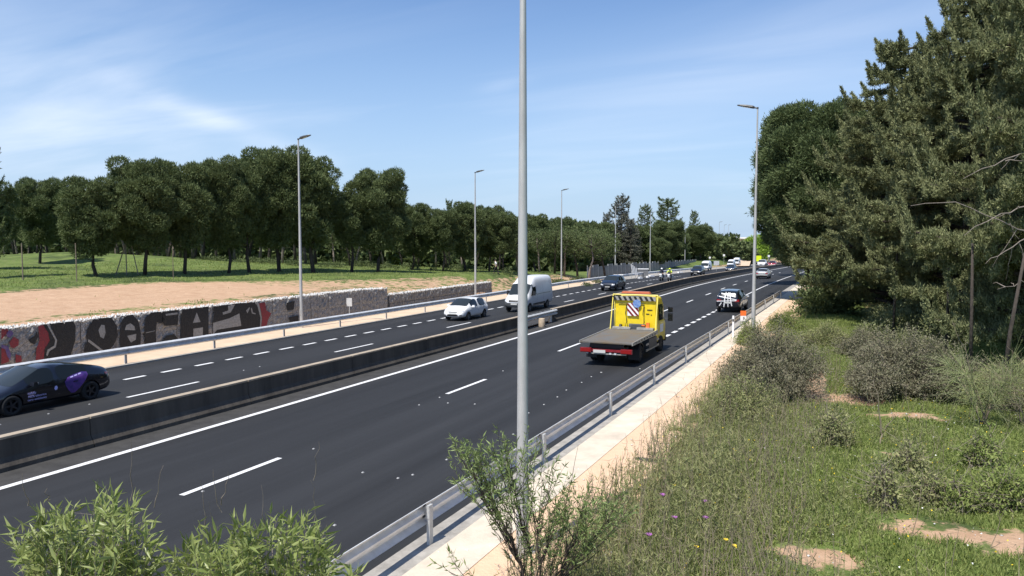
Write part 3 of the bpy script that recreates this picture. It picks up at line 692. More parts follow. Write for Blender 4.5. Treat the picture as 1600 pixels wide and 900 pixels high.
# tilted white board, pale huts and barrier blocks beside the fence
X, Y = at_d(990, 117); wb = empty('white_board', (X, Y, gz(X, Y)), .9, 'tilted white ribbed board standing up behind the distant guardrail', 'board')
for i in range(4):
    mb = MB(); mb.box((i*.3-.3, 0, 1.55-.16*(i-1)), (.14, .06, 1.5-.12*i), Matrix.Rotation(-.22, 3, 'Y')); mb.build('slat', 'white_flat', wb)
for dx in (-.3, .4):
    mb = MB(); mb.box((dx, .05, .55), (.06, .06, 1.6)); mb.build('post', 'galv_dull', wb)
for (x, d, w, h, lab) in ((1005, 124, 1.6, .8, 'pale low cabinet right of the tilted white board'), (966, 112, 1.3, .5, 'pale flat box beside the lamp post by the tall conifer')):
    X, Y = at_d(x, d); c = empty('cabinet', (X, Y, gz(X, Y)), .3, lab, 'cabinet')
    mb = MB(); mb.box((0, 0, h*.9), (w, .7, h*1.8)); mb.build('cabinet_body', 'fence', c)
    mb = MB(); mb.box((0, 0, h*1.8+.05), (w+.15, .85, .1)); mb.build('lid', 'white_flat', c)
for (x, y, w, lab) in ((1018, 434, 1.3, 'long pale concrete block by the distant guardrail'), (1012, 435.5, .5, 'small pale concrete block, left of the longer one'), (1000, 437, .9, 'low flat pale stone block nearest the tilted white board'), (1063, 428, 1.5, 'long low white block behind the motorcycles')):
    X, Y = on_ground(x, y); mb = MB(); mb.box((0, 0, .2), (w, .4, .45), taper=.85); o = mb.build('concrete_block', 'white_flat'); o.location = (X, Y, gz(X, Y)); o.rotation_euler.z = 1.2; tag(o, lab, 'concrete block')
# distant dusty side road
mb = MB(); P = [at_d(x, d) for x, d in ((1151, 215), (1171, 215), (1174, 290), (1166, 420), (1148, 420), (1140, 300))]
quadpts = [(P[0], P[1]), (P[5], P[2]), (P[4], P[3])]
vs = []
for (a, b) in quadpts:
    for p in (a, b): vs.append((p[0], p[1], gz(*p)+.35+(.012*(math.hypot(*p)-215))))
mb.add(vs, [(0, 1, 3, 2), (2, 3, 5, 4)]); o = mb.build('dirt_road', 'sand_left', kind='structure'); o['label'] = 'pale dusty side road running uphill in the distance'
mb = MB(); X, Y = at_d(1155, 425); mb.box((0, 0, 3.5), (16, 8, 5)); mb.box((0, 0, 6.3), (17, 9, .8), mi=1); o = mb.build('far_building', ['sand_left', 'white_flat']); o.location = (X, Y, gz(X, Y)); o.rotation_euler.z = .4; tag(o, 'low pale building at the end of the dusty side road', 'building')

# ---------------------------------------------------------------- vehicles
def eval_mesh(o):
    dg = bpy.context.evaluated_depsgraph_get(); return bpy.data.meshes.new_from_object(o.evaluated_get(dg))
def wheel_meshes(r, w, spokes, rim_m, dark=False):
    t = MB(); pr = [(r*.62, -w/2), (r*.93, -w/2), (r, -w*.36), (r, w*.36), (r*.93, w/2), (r*.62, w/2)]
    n = 28; t.rings([[(q*math.cos(a*2*math.pi/n), y, q*math.sin(a*2*math.pi/n)) for q, y in pr] for a in range(n)]+[[(q, y, 0) for q, y in pr]], cap=False)
    rm = MB(); rr = r*.64
    rm.rings([[(q*math.cos(a*2*math.pi/n), y, q*math.sin(a*2*math.pi/n)) for q, y in ((rr, -w*.46), (rr, w*.46), (rr*.93, w*.46), (rr*.9, -w*.1))] for a in range(n)]+[[(q, y, 0) for q, y in ((rr, -w*.46), (rr, w*.46), (rr*.93, w*.46), (rr*.9, -w*.1))]], cap=False)
    rm.cyl((0, -w*.1, 0), (0, -w*.02, 0), rr*.93, 20, mi=1)
    for k in range(spokes):
        a = k*2*math.pi/spokes; c, s_ = math.cos(a), math.sin(a); p = Vector((-s_, 0, c))
        a0, a1 = Vector((c, 0, s_))*rr*.12, Vector((c, 0, s_))*rr*.96
        h = .16*rr
        rm.add([a0-p*h+Vector((0, w*.40, 0)), a0+p*h+Vector((0, w*.40, 0)), a1+p*h*.7+Vector((0, w*.44, 0)), a1-p*h*.7+Vector((0, w*.44, 0)), a0-p*h, a0+p*h, a1+p*h*.7, a1-p*h*.7], [(0, 1, 2, 3), (0, 4, 5, 1), (1, 5, 6, 2), (2, 6, 7, 3), (3, 7, 4, 0)])
    rm.cyl((0, 0, 0), (0, w*.45, 0), rr*.2, 12)
    return t.mesh('tyre', 'rubber', True), rm.mesh('rim', [rim_m, 'black'])
def add_wheel(root, wm, x, y, r):
    e_ = empty('wheel', (x, y, r)); COL.objects.unlink(e_); link(e_, root)
    if y < 0: e_.rotation_euler = (0, 0, math.pi)
    mesh_obj('tyre', wm[0], e_); mesh_obj('rim', wm[1], e_); return e_
class Proj:
    """lays thin plates on a body surface, cast along an axis"""
    def __init__(s, me): 
        bm = bmesh.new(); bm.from_mesh(me); s.t = BVHTree.FromBMesh(bm); bm.free()
    def hit(s, view, u, v):
        if view in 'LR':
            sg = 1 if view == 'L' else -1; o, d = Vector((u, 3*sg, v)), Vector((0, -sg, 0))
        elif view in 'FB':
            sg = 1 if view == 'F' else -1; o, d = Vector((9*sg, u, v)), Vector((-sg, 0, 0))
        else: o, d = Vector((u, v, 5)), Vector((0, 0, -1))
        h = s.t.ray_cast(o, d); return (h[0], h[1]) if h[0] else (None, None)
    def decal(s, name, view, poly, m, parent, off=.008, cell=.06, thick=.0):
        bm = bmesh.new(); vs = [bm.verts.new((u, v, 0)) for u, v in poly]; bm.faces.new(vs)
        us = [p[0] for p in poly]; vv = [p[1] for p in poly]
        for lo, hi, ax in ((min(us), max(us), 0), (min(vv), max(vv), 1)):
            n = int((hi-lo)/cell)
            for k in range(1, n+1):
                co = Vector((0, 0, 0)); no = Vector((0, 0, 0)); co[ax] = lo+(hi-lo)*k/(n+1); no[ax] = 1
                bmesh.ops.bisect_plane(bm, geom=bm.verts[:]+bm.edges[:]+bm.faces[:], plane_co=co, plane_no=no)
        bad = []
        for v in bm.verts:
            p, n = s.hit(view, v.co.x, v.co.y)
            if p is None: bad.append(v)
            else: v.co = p+n*off
        if bad: bmesh.ops.delete(bm, geom=bad, context='VERTS')
        ax = {'L': Vector((0, 1, 0)), 'R': Vector((0, -1, 0)), 'F': Vector((1, 0, 0)), 'B': Vector((-1, 0, 0)), 'T': Vector((0, 0, 1))}[view]
        bm.normal_update()
        for f in bm.faces:
            if f.normal.dot(ax) < 0: f.normal_flip()
        me = bpy.data.meshes.new(name); bm.to_mesh(me); bm.free(); me.materials.append(M[m]); me.shade_smooth()
        return mesh_obj(name, me, parent)
    def strip(s, name, view, pts, w, m, parent, off=.006):
        poly = []; a, b = [], []
        for i, p in enumerate(pts):
            q0, q1 = pts[max(i-1, 0)], pts[min(i+1, len(pts)-1)]; dx, dy = q1[0]-q0[0], q1[1]-q0[1]; l = math.hypot(dx, dy) or 1
            a.append((p[0]-dy/l*w/2, p[1]+dx/l*w/2)); b.append((p[0]+dy/l*w/2, p[1]-dx/l*w/2))
        mb = MB(); vs = []
        for u, v in a+b:
            h, n = s.hit(view, u, v); 
            if h is None: return None
            vs.append(h+n*off)
        k = len(a); mb.add(vs, [(i, i+1, k+i+1, k+i) for i in range(k-1)]); return mb.build(name, m, parent)
def car(name, st, wins, paint, label, cat, wheel, axles, track, group=None, screens=True, rim='alloy', spokes=5, sub=2):
    """st: stations (x, zbottom, halfwidth, zshoulder, halfwidth_top, ztop, crown). wins: dict of station-range -> window kind"""
    root = empty(name, (0, 0, 0)); tag(root, label, cat, group)
    rs = []
    for (x, zb, w, zs_, wt, zt, cr) in st:
        half = [(0, zb), (w*.80, zb), (w*.97, zb+.09), (w, zb+(zs_-zb)*.55), (w*.975, zs_), (wt, zt), (wt*.55, zt+cr*.8), (0, zt+cr)]
        ring = [(x, -y, z) for y, z in half]+[(x, y, z) for y, z in half[-2:0:-1]]
        rs.append(ring)
    n = len(rs[0]); bm = bmesh.new(); V = [[bm.verts.new(p) for p in r] for r in rs]
    cl = bm.edges.layers.float.new('crease_edge')
    for i in range(len(rs)-1):
        for j in range(n):
            f = bm.faces.new((V[i][j], V[i][(j+1) % n], V[i+1][(j+1) % n], V[i+1][j]))
            seg = j if j < 7 else 13-j     # 0..6 right side; mirrored
            kind = wins.get(i)
            if kind:
                if seg == 4 and 's' in kind: f.material_index = 1
                if seg >= 5 and 'w' in kind: f.material_index = 2
                if seg >= 5 and 'r' in kind: f.material_index = 3
    bm.faces.new(V[0][::-1]); bm.faces.new(V[-1])
    for e in bm.edges:
        ms = {f.material_index for f in e.link_faces}
        if len(ms) > 1: e[cl] = .75
    bmesh.ops.recalc_face_normals(bm, faces=bm.faces)
    me = bpy.data.meshes.new('body'); bm.to_mesh(me); bm.free()
    for m in (paint, 'glass', 'screen', 'glass', 'black'): me.materials.append(M[m])
    o = bpy.data.objects.new('tmp', me); COL.objects.link(o)
    ss = o.modifiers.new('s', 'SUBSURF'); ss.levels = sub; ss.render_levels = sub
    r, w = wheel
    ops_ = []
    for ax in axles:
        for sd in (1, -1):
            c = MB(); c.cyl((ax, sd*(track-.30), r*1.0), (ax, sd*(track+.5), r*1.0), r*1.13, 28)
            cm = c.mesh('cut', [paint, 'glass', 'screen', 'glass', 'black']); cm.polygons.foreach_set('material_index', [4]*len(cm.polygons))
            co = bpy.data.objects.new('cut', cm); COL.objects.link(co); ops_.append(co)
            b = o.modifiers.new('b', 'BOOLEAN'); b.operation = 'DIFFERENCE'; b.object = co; b.solver = 'EXACT'
    full = eval_mesh(o)
    for q in ops_+[o]: bpy.data.objects.remove(q)
    pj = Proj(full)
    parts = {0: [], 1: [], 2: [], 3: []}
    bm = bmesh.new(); bm.from_mesh(full)
    for k, nm in ((1, 'side_window'), (2, 'windscreen'), (3, 'rear_window')):
        fs = {f for f in bm.faces if f.material_index == k}
        while fs:
            seed = fs.pop(); comp = [seed]; stck = [seed]
            while stck:
                f = stck.pop()
                for e in f.edges:
                    for g in e.link_faces:
                        if g in fs: fs.discard(g); comp.append(g); stck.append(g)
            idx = {}; vv = []; ff = []
            for f in comp:
                for v in f.verts:
                    if v.index not in idx: idx[v.index] = len(vv); vv.append(v.co.copy()+v.normal*.003)
                ff.append([idx[v.index] for v in f.verts])
            wm_ = bpy.data.meshes.new(nm); wm_.from_pydata(vv, [], ff); wm_.materials.append(M['screen' if k == 2 else 'glass']); wm_.shade_smooth(); mesh_obj(nm, wm_, root)
    bmesh.ops.delete(bm, geom=[f for f in bm.faces if f.material_index in (1, 2, 3)], context='FACES')
    body = bpy.data.meshes.new('body'); bm.to_mesh(body); bm.free()
    body.materials.clear()
    for m in (paint, 'glass', 'screen', 'glass', 'black'): body.materials.append(M[m])
    body.shade_smooth(); bo = mesh_obj('body', body, root); sharp(bo, 38)
    wm_ = wheel_meshes(r, w, spokes, rim)
    for ax in axles:
        for sd in (1, -1): add_wheel(root, wm_, ax, sd*(track-w/2+.0), r)
    return root, pj, bo
def mirror_pair(root, x, y, z, m, sz=(.16, .22, .13)):
    for sd in (1, -1):
        b = MB(); b.box((x, sd*(y+sz[1]/2), z), sz, taper=.8); b.box((x-sz[0]/2-.003, sd*(y+sz[1]/2), z), (.006, sz[1]*.8, sz[2]*.7), mi=1); b.box((x+.02, sd*(y-.03), z-.04), (.07, .10, .04)); b.build('wing_mirror', [m, 'lampglass'], root)
def seams(pj, bo, xs_, z0, z1, extra=()):
    for v in 'LR':
        for x in xs_: pj.strip('door_seam', v, [(x, z0), (x+.01, (z0+z1)/2), (x+.02, z1)], .012, 'black', bo)
        for e in extra: pj.strip('trim_line', v, e[0], e[1], e[2], bo)
def handles(pj, root, xs_, z, m):
    for sd, v in ((1, 'L'), (-1, 'R')):
        for x in xs_:
            h, n = pj.hit(v, x, z)
            if h: b = MB(); b.box((x, h.y+sd*.012, z), (.17, .03, .028)); b.build('door_handle', m, root)
ON = -math.pi/2; AW = math.pi/2
def gzr(X, Y): return float(rz_(X, Y))+.004

# --- dark fastback saloon with stickers
st = [(-2.36, .42, .62, .62, .52, .78, .01), (-2.30, .30, .80, .74, .66, 1.02, .02), (-2.05, .24, .90, .87, .70, 1.12, .03), (-1.70, .22, .925, .93, .70, 1.19, .035), (-1.30, .22, .925, .94, .66, 1.285, .04),
      (-.62, .22, .92, .92, .61, 1.41, .045), (-.14, .22, .92, .91, .60, 1.44, .045), (-.06, .22, .92, .91, .60, 1.44, .045), (.38, .22, .92, .90, .60, 1.40, .05), (.95, .22, .92, .885, .67, 1.14, .06), (1.42, .22, .92, .86, .74, .925, .05), (1.75, .22, .92, .80, .72, .835, .05), (2.12, .24, .86, .68, .66, .735, .05), (2.30, .28, .72, .55, .58, .64, .03), (2.36, .36, .55, .48, .48, .53, .01)]
sed, pj, bo = car('parked_car'.replace('parked_', 'saloon_'), st, {3: 'r', 4: 'sr', 5: 's', 7: 's', 8: 'sw', 9: 'w'}, 'blackcar', 'black saloon car with purple heart-shaped sticker and white lettering on its side', 'car', (.345, .235), (1.50, -1.38), .915, rim='alloy_dark')
mirror_pair(sed, .82, .93, .98, 'blackcar'); seams(pj, bo, (1.0, -.08, -.95), .35, .88); handles(pj, sed, (.22, -.78), .80, 'blackcar')
for sd in (1, -1):
    pj.decal('headlight', 'F', [(sd*.50, .60), (sd*.76, .70), (sd*.80, .62), (sd*.55, .55)], 'lampglass', sed, .01)
    pj.decal('tail_light', 'B', [(sd*.40, .88), (sd*.82, .92), (sd*.84, .84), (sd*.45, .82)], 'redlens', sed, .01)
pj.decal('air_intake', 'F', [(-.5, .33), (.5, .33), (.42, .42), (-.42, .42)], 'black', sed, .01)
pj.decal('number_plate', 'F', [(-.26, .44), (.26, .44), (.26, .54), (-.26, .54)], 'plate', sed, .02)
pj.decal('number_plate', 'B', [(-.26, .62), (.26, .62), (.26, .73), (-.26, .73)], 'plate', sed, .02)
hs = [(-.40, .46), (-.62, .60), (-.72, .80), (-.78, .99), (-1.25, 1.01), (-1.36, .97), (-1.33, .86), (-1.18, .72), (-.98, .62), (-.70, .42), (-.52, .36)]
hs = [(-.62, .40), (-.50, .52), (-.40, .70), (-.38, .84), (-.50, .96), (-.75, 1.03), (-1.10, 1.08), (-1.28, 1.05), (-1.30, .95), (-1.16, .76), (-.92, .52), (-.74, .40)]
stk = pj.decal('sticker', 'L', hs, 'purple', sed, .012, .05)
for k in range(3):
    pj.decal('sticker', 'L', [(-.60-.16*k, .93+.03*k), (-.72-.16*k, .95+.03*k), (-.73-.16*k, .99+.03*k), (-.61-.16*k, .97+.03*k)], 'lilac', stk, .018, .1)
pj.decal('sticker', 'L', [(-.08, .63), (-.02, .60), (.03, .66), (0, .74), (-.06, .76), (-.10, .70)], 'lilac', sed, .012)
for t_, z, s_ in (('cabify', .62, .13), ('100% eléctrico', .51, .11), ('cero emisiones', .40, .11)):
    h, n = pj.hit('L', .6, z+.04)
    text_obj(t_, s_, 'lilac', sed, (.98, h.y+.012, z), (R(90), 0, math.pi), 'lettering', align='LEFT')
place(sed, (-26.42, 17.9, gzr(-26.42, 17.9)), ON)

# --- white hatchback
st = [(-2.08, .45, .60, .70, .50, .98, .01), (-2.04, .32, .78, .80, .62, 1.10, .02), (-1.88, .24, .86, .90, .62, 1.22, .03), (-1.45, .22, .885, .95, .60, 1.40, .04), (-.90, .22, .89, .94, .60, 1.475, .05), (-.30, .22, .89, .93, .60, 1.49, .05), (-.22, .22, .89, .93, .60, 1.49, .05), (.35, .22, .89, .92, .60, 1.455, .05), (.85, .22, .89, .92, .66, 1.22, .06), (1.28, .22, .88, .90, .74, .99, .05), (1.65, .24, .86, .82, .70, .88, .05), (1.92, .26, .80, .70, .62, .76, .04), (2.06, .30, .68, .58, .54, .64, .02), (2.10, .38, .55, .50, .46, .54, .01)]
hat, pj, bo = car('hatchback_car', st, {2: 'r', 3: 's', 4: 's', 6: 's', 7: 'sw', 8: 'w'}, 'white', 'shiny white hatchback driving ahead of the white van', 'car', (.315, .21), (1.28, -1.27), .875)
mirror_pair(hat, .78, .90, 1.0, 'white'); seams(pj, bo, (.95, -.26, -1.1), .35, .92); handles(pj, hat, (.0, -.95), .86, 'white')
for sd in (1, -1):
    pj.decal('headlight', 'F', [(sd*.42, .70), (sd*.72, .80), (sd*.78, .70), (sd*.5, .62)], 'lampglass', hat, .01)
    pj.decal('tail_light', 'B', [(sd*.5, .95), (sd*.7, 1.0), (sd*.74, .8), (sd*.55, .8)], 'redlens', hat, .01)
    pj.decal('fog_light', 'F', [(sd*.50, .37), (sd*.70, .40), (sd*.70, .47), (sd*.55, .44)], 'black', hat, .01)
pj.decal('grille', 'F', [(-.34, .61), (.34, .61), (.38, .67), (-.38, .67)], 'lamp', hat, .01)
pj.decal('air_intake', 'F', [(-.45, .36), (.45, .36), (.38, .48), (-.38, .48)], 'black', hat, .012)
pj.decal('number_plate', 'F', [(-.26, .49), (.26, .49), (.26, .59), (-.26, .59)], 'plate', hat, .02)
pj.decal('number_plate', 'B', [(-.26, .72), (.26, .72), (.26, .83), (-.26, .83)], 'plate', hat, .02)
place(hat, (-26.2, 50.1, gzr(-26.2, 50.1)), ON)

# --- white high-roof van
st = [(-2.95, .50, .90, 1.10, .74, 2.50, .02), (-2.92, .38, .98, 1.20, .80, 2.62, .03), (-2.0, .36, 1.0, 1.25, .82, 2.66, .04), (-.5, .36, 1.0, 1.25, .82, 2.66, .04), (.45, .36, 1.0, 1.22, .82, 2.62, .05), (.72, .36, 1.0, 1.22, .82, 2.54, .06), (1.15, .36, 1.0, 1.20, .80, 2.24, .08), (1.30, .36, 1.0, 1.20, .80, 2.08, .08), (1.72, .36, .99, 1.18, .82, 1.62, .08), (2.10, .36, .98, 1.12, .82, 1.24, .08), (2.48, .36, .94, .98, .76, 1.06, .06), (2.70, .38, .84, .80, .66, .90, .05), (2.78, .46, .70, .66, .56, .74, .02)]
van, pj, bo = car('delivery_van', st, {6: 's', 7: 'w', 8: 'w'}, 'van_white', 'large white high-roof van with grey front bumper, partly behind the nearest lamp post', 'van', (.34, .22), (1.86, -1.65), .98)
for v in 'LR':
    pj.decal('side_window', v, [(.62, 1.28), (1.62, 1.22), (1.50, 1.40), (1.18, 1.86), (.66, 1.90)], 'glass', van, .008)
mirror_pair(van, 1.45, 1.02, 1.42, 'black', (.14, .20, .34)); seams(pj, bo, (.52, -.75, 1.78), .5, 1.2)
for v in 'LR':
    pj.strip('door_seam', v, [(.52, 1.2), (.50, 1.95)], .014, 'lamp', bo); pj.strip('door_seam', v, [(-2.3, 1.28), (-.75, 1.3), (.5, 1.28)], .03, 'lamp', bo); pj.decal('side_moulding', v, [(-1.2, .50), (1.3, .50), (1.3, .62), (-1.2, .62)], 'lamp', van, .012, .3); pj.strip('door_seam', v, [(-.75, 1.2), (-.75, 1.9), (-.8, 2.45)], .012, 'lamp', bo)
for sd in (1, -1): pj.decal('headlight', 'F', [(sd*.56, .92), (sd*.80, 1.18), (sd*.88, 1.02), (sd*.74, .80)], 'lampglass', van, .015); pj.decal('tail_light', 'B', [(sd*.80, .8), (sd*.9, .8), (sd*.86, 1.4), (sd*.78, 1.4)], 'redlens', van, .01)
pj.decal('front_bumper', 'F', [(-.80, .42), (.80, .42), (.92, .66), (.80, .84), (.52, .74), (-.52, .74), (-.80, .84), (-.92, .66)], 'lamp', van, .02)
pj.decal('grille', 'F', [(-.45, .80), (.45, .80), (.50, .94), (-.50, .94)], 'black', van, .02)
pj.decal('number_plate', 'F', [(-.26, .60), (.26, .60), (.26, .71), (-.26, .71)], 'plate', van, .04)
place(van, (-24.75, 58.3, gzr(-24.7, 58.3)), ON+R(1.5), sc=(1.12, 1, 1.02))

# --- generic saloon / estate shapes for the farther cars
def far_car(paint, label, kind='suv', grp=None):
    if kind == 'suv':
        st = [(-2.15, .5, .70, .80, .60, 1.05, .01), (-2.10, .34, .86, .92, .68, 1.18, .02), (-1.95, .28, .92, 1.02, .70, 1.42, .03), (-1.55, .26, .93, 1.04, .68, 1.56, .04), (-.80, .26, .935, 1.03, .68, 1.62, .05), (-.25, .26, .935, 1.02, .68, 1.62, .05), (-.17, .26, .935, 1.02, .68, 1.62, .05), (.40, .26, .93, 1.02, .68, 1.56, .05), (.85, .26, .93, 1.02, .72, 1.32, .06), (1.25, .26, .93, 1.0, .78, 1.10, .05), (1.75, .28, .90, .92, .74, .98, .05), (2.05, .30, .82, .78, .66, .84, .03), (2.15, .38, .68, .62, .56, .70, .01)]
        w = {2: 'r', 3: 's', 4: 's', 6: 's', 7: 'sw', 8: 'w'}; H = 1.0
    else:
        st = [(-2.25, .45, .66, .70, .56, .92, .01), (-2.20, .30, .82, .82, .66, 1.03, .02), (-1.85, .24, .88, .90, .70, 1.07, .03), (-1.50, .22, .90, .93, .68, 1.12, .03), (-.95, .22, .90, .93, .62, 1.38, .04), (-.60, .22, .90, .92, .60, 1.43, .05), (-.15, .22, .90, .92, .60, 1.44, .05), (-.07, .22, .90, .92, .60, 1.44, .05), (.42, .22, .90, .91, .60, 1.40, .05), (.92, .22, .90, .90, .68, 1.14, .06), (1.30, .22, .90, .88, .74, .95, .05), (1.80, .24, .88, .78, .70, .84, .05), (2.15, .26, .78, .66, .60, .72, .03), (2.25, .34, .62, .52, .50, .58, .01)]
        w = {3: 'r', 4: 's', 5: 's', 7: 's', 8: 'sw', 9: 'w'}; H = .9
    c, pj, bo = car('saloon_car' if kind != 'suv' else 'suv_car', st, w, paint, label, 'car', (.33, .22), (1.33, -1.30), .90 if kind == 'suv' else .87, grp, sub=1 if False else 2)
    mirror_pair(c, .78, .92, H+.08, paint); seams(pj, bo, (1.0, -.2, -1.1), .38, H-.02); handles(pj, c, (.1, -.9), H-.12, paint)
    for sd in (1, -1):
        pj.decal('headlight', 'F', [(sd*.45, H*.70), (sd*.76, H*.80), (sd*.80, H*.68), (sd*.5, H*.62)], 'lampglass', c, .012)
        pj.decal('tail_light', 'B', [(sd*.48, H*.98), (sd*.80, H*1.0), (sd*.82, H*.84), (sd*.5, H*.82)], 'redlens', c, .012)
    pj.decal('grille', 'F', [(-.36, H*.56), (.36, H*.56), (.40, H*.70), (-.40, H*.70)], 'black', c, .012)
    pj.decal('number_plate', 'F', [(-.26, .42), (.26, .42), (.26, .53), (-.26, .53)], 'plate', c, .03)
    pj.decal('number_plate', 'B', [(-.26, H*.70), (.26, H*.70), (.26, H*.70+.11), (-.26, H*.70+.11)], 'plate', c, .03)
    pj.decal('rear_bumper', 'B', [(-.75, .32), (.75, .32), (.72, .50), (-.72, .50)], 'black', c, .01)
    return c, pj
def paint_copy(src, frm, to, label):
    """a copy of a car in another paint: the parts get their own mesh data where the paint differs"""
    c = copy_tree(src); c['label'] = label
    def rec(o):
        for ch in KIDS.get(o.name, []):
            if ch.type == 'MESH' and any(m and m.name == M[frm].name for m in ch.data.materials):
                ch.data = ch.data.copy()
                for i, m in enumerate(ch.data.materials):
                    if m.name == M[frm].name: ch.data.materials[i] = M[to]
            rec(ch)
    rec(c); return c
suv, pj = far_car('blackcar', 'black car crossed with strips of white tape over its back', 'suv')
def tape(pts, w): pj.strip('white_tape', 'B', pts, w, 'tarp_w', suv, .02)
def lerp(a, b, n=9): return [(a[0]+(b[0]-a[0])*i/n, a[1]+(b[1]-a[1])*i/n) for i in range(n+1)]
for a, b, w in (((.18, 1.50), (.28, .42), .07), ((.0, 1.48), (-.02, .44), .055), ((-.10, 1.48), (-.30, .50), .07), ((.50, 1.42), (-.55, 1.18), .06), ((.78, 1.22), (-.62, .98), .06), ((.80, .84), (-.62, .92), .06), ((.46, .74), (.62, .50), .06)):
    tape(lerp(a, b), w)
X, Y = -8.98, 61.3; place(suv, (X, Y, gzr(X, Y)), AW+R(-1))
sal, _ = far_car('silver', 'silver-white saloon driving away in the distance on the near carriageway', 'sal'); X, Y = -13.1, 119.0
place(sal, (X, Y, gzr(X, Y)), AW)
c = paint_copy(suv, 'blackcar', 'navy', ''); 
for ch in list(KIDS[c.name]):
    if ch.name.startswith('white_tape'): KIDS[c.name].remove(ch); bpy.data.objects.remove(ch)
navy = c; c['label'] = 'dark blue car coming towards the camera beside the end of the sandy bank'; X, Y = -25.25, 83.6; place(c, (X, Y, gzr(X, Y)), ON)
def put(src, frm, to, label, X, Y, rz, sc=1):
    q = copy_tree(src) if frm is None else paint_copy(src, frm, to, label)
    q['label'] = label; place(q, (X, Y, gzr(X, Y)), rz, sc=sc); return q
def P_(px, s, off): return off, s
put(navy, 'navy', 'blackcar', 'dark oncoming car just behind the two motorcycles', -25.3, 133.0, ON)
put(sal, 'silver', 'navy', 'dark low oncoming car with bright bumper behind the square sign back', -24.3, 163.0, ON)
put(sal, 'silver', 'redcar', 'red car far away beside the distant fluorescent sign', *at_d(1207, 212), ON, 1.15)
put(navy, 'navy', 'van_white', 'white car far away between the big right pole and the red car', *at_d(1191, 215), ON, 1.2)
put(sal, 'silver', 'sand_left', 'tiny beige car on the pale dusty side road', *at_d(1159, 300), .6, 1.1)
v2 = copy_tree(van); place(v2, (*at_d(1103, 165), gzr(-26, 163)), ON, 'smaller white van coming towards the camera between two dark cars', sc=(.82, .92, .74))
v3 = copy_tree(van); place(v3, (*at_d(1142.5, 205), gzr(-26, 200)), ON, 'white van, nearer of the two far vans at the start of the side road', sc=(.8, .85, .68))
v4 = copy_tree(van); place(v4, (*at_d(1151, 222), gzr(-26, 215)), ON, 'white van, farther of the two far vans at the start of the side road', sc=(.8, .85, .80))

# --- yellow recovery truck, local x forward, right side wheels outer at y=-1.15
tr = empty('tow_truck', (0, 0, 0), 0, 'yellow flatbed recovery truck with empty grey bed and red-white striped board behind the cab', 'truck')
wm_ = wheel_meshes(.40, .25, 8, 'alloy_dark')
for x, y in ((2.0, 1.0), (2.0, -1.0), (-1.9, 1.0), (-1.9, -1.0)): add_wheel(tr, wm_, x, y*1.02, .40)
for y in (.74, -.74): add_wheel(tr, wm_, -1.9, y, .40)
b = MB(); b.box((-.5, .38, .72), (5.4, .10, .22)); b.box((-.5, -.38, .72), (5.4, .10, .22)); b.cyl((-1.9, -.9, .40), (-1.9, .9, .40), .07, 8); b.box((-3.0, 0, .78), (.5, 1.5, .34)); b.build('chassis', 'black', tr)
# tilting bed: 1.05 m high, slightly dropping to the back edge
b = MB(); bx0, bx1 = -3.55, .95
for (xa, xb) in ((bx0, bx1),):
    b.rings([[(xa, -1.17, 1.02), (xa, 1.17, 1.02), (xa, 1.17, 1.07), (xa, -1.17, 1.07)], [(xb, -1.17, 1.04), (xb, 1.17, 1.04), (xb, 1.17, 1.16), (xb, -1.17, 1.16)]])
bed = b.build('flat_bed', 'bed', tr)
for i in range(6):
    q = MB(); x = -2.6+i*.62; q.box((x, 0, .98), (.09, 2.2, .1)); q.build('cross_member', 'black', bed)
for sd in (1, -1):
    q = MB(); q.rings([[(bx0, sd*1.17, .98), (bx0, sd*1.21, .98), (bx0, sd*1.21, 1.11), (bx0, sd*1.17, 1.11)], [(bx1, sd*1.17, .98), (bx1, sd*1.21, .98), (bx1, sd*1.21, 1.20), (bx1, sd*1.17, 1.20)]]); q.build('side_rail', 'steel', bed)
    for i in range(8):
        q = MB(); q.box((-3.0+i*.48, sd*1.215, 1.06), (.12, .02, .06)); q.build('lashing_slot', 'black', bed)
q = MB(); q.box((.85, .55, 1.22), (.25, .9, .1)); q.box((.85, -.62, 1.22), (.25, .8, .1)); q.build('end_stop', 'steel', bed)
q = MB(); q.box((1.1, -.15, 1.28), (.35, .5, .22)); q.cyl((1.1, -.55, 1.32), (1.1, .25, 1.32), .10, 10); q.build('winch', 'lamp', tr)
q = MB(); q.box((1.0, -.7, 1.33), (.12, .16, .34)); q.box((1.0, -.30, 1.36), (.1, .5, .05)); q.build('winch_lever', 'orange', tr)
q = MB(); q.cyl((1.05, .62, 1.22), (1.05, .72, 1.22), .16, 12); q.build('cable_reel', 'black', tr)
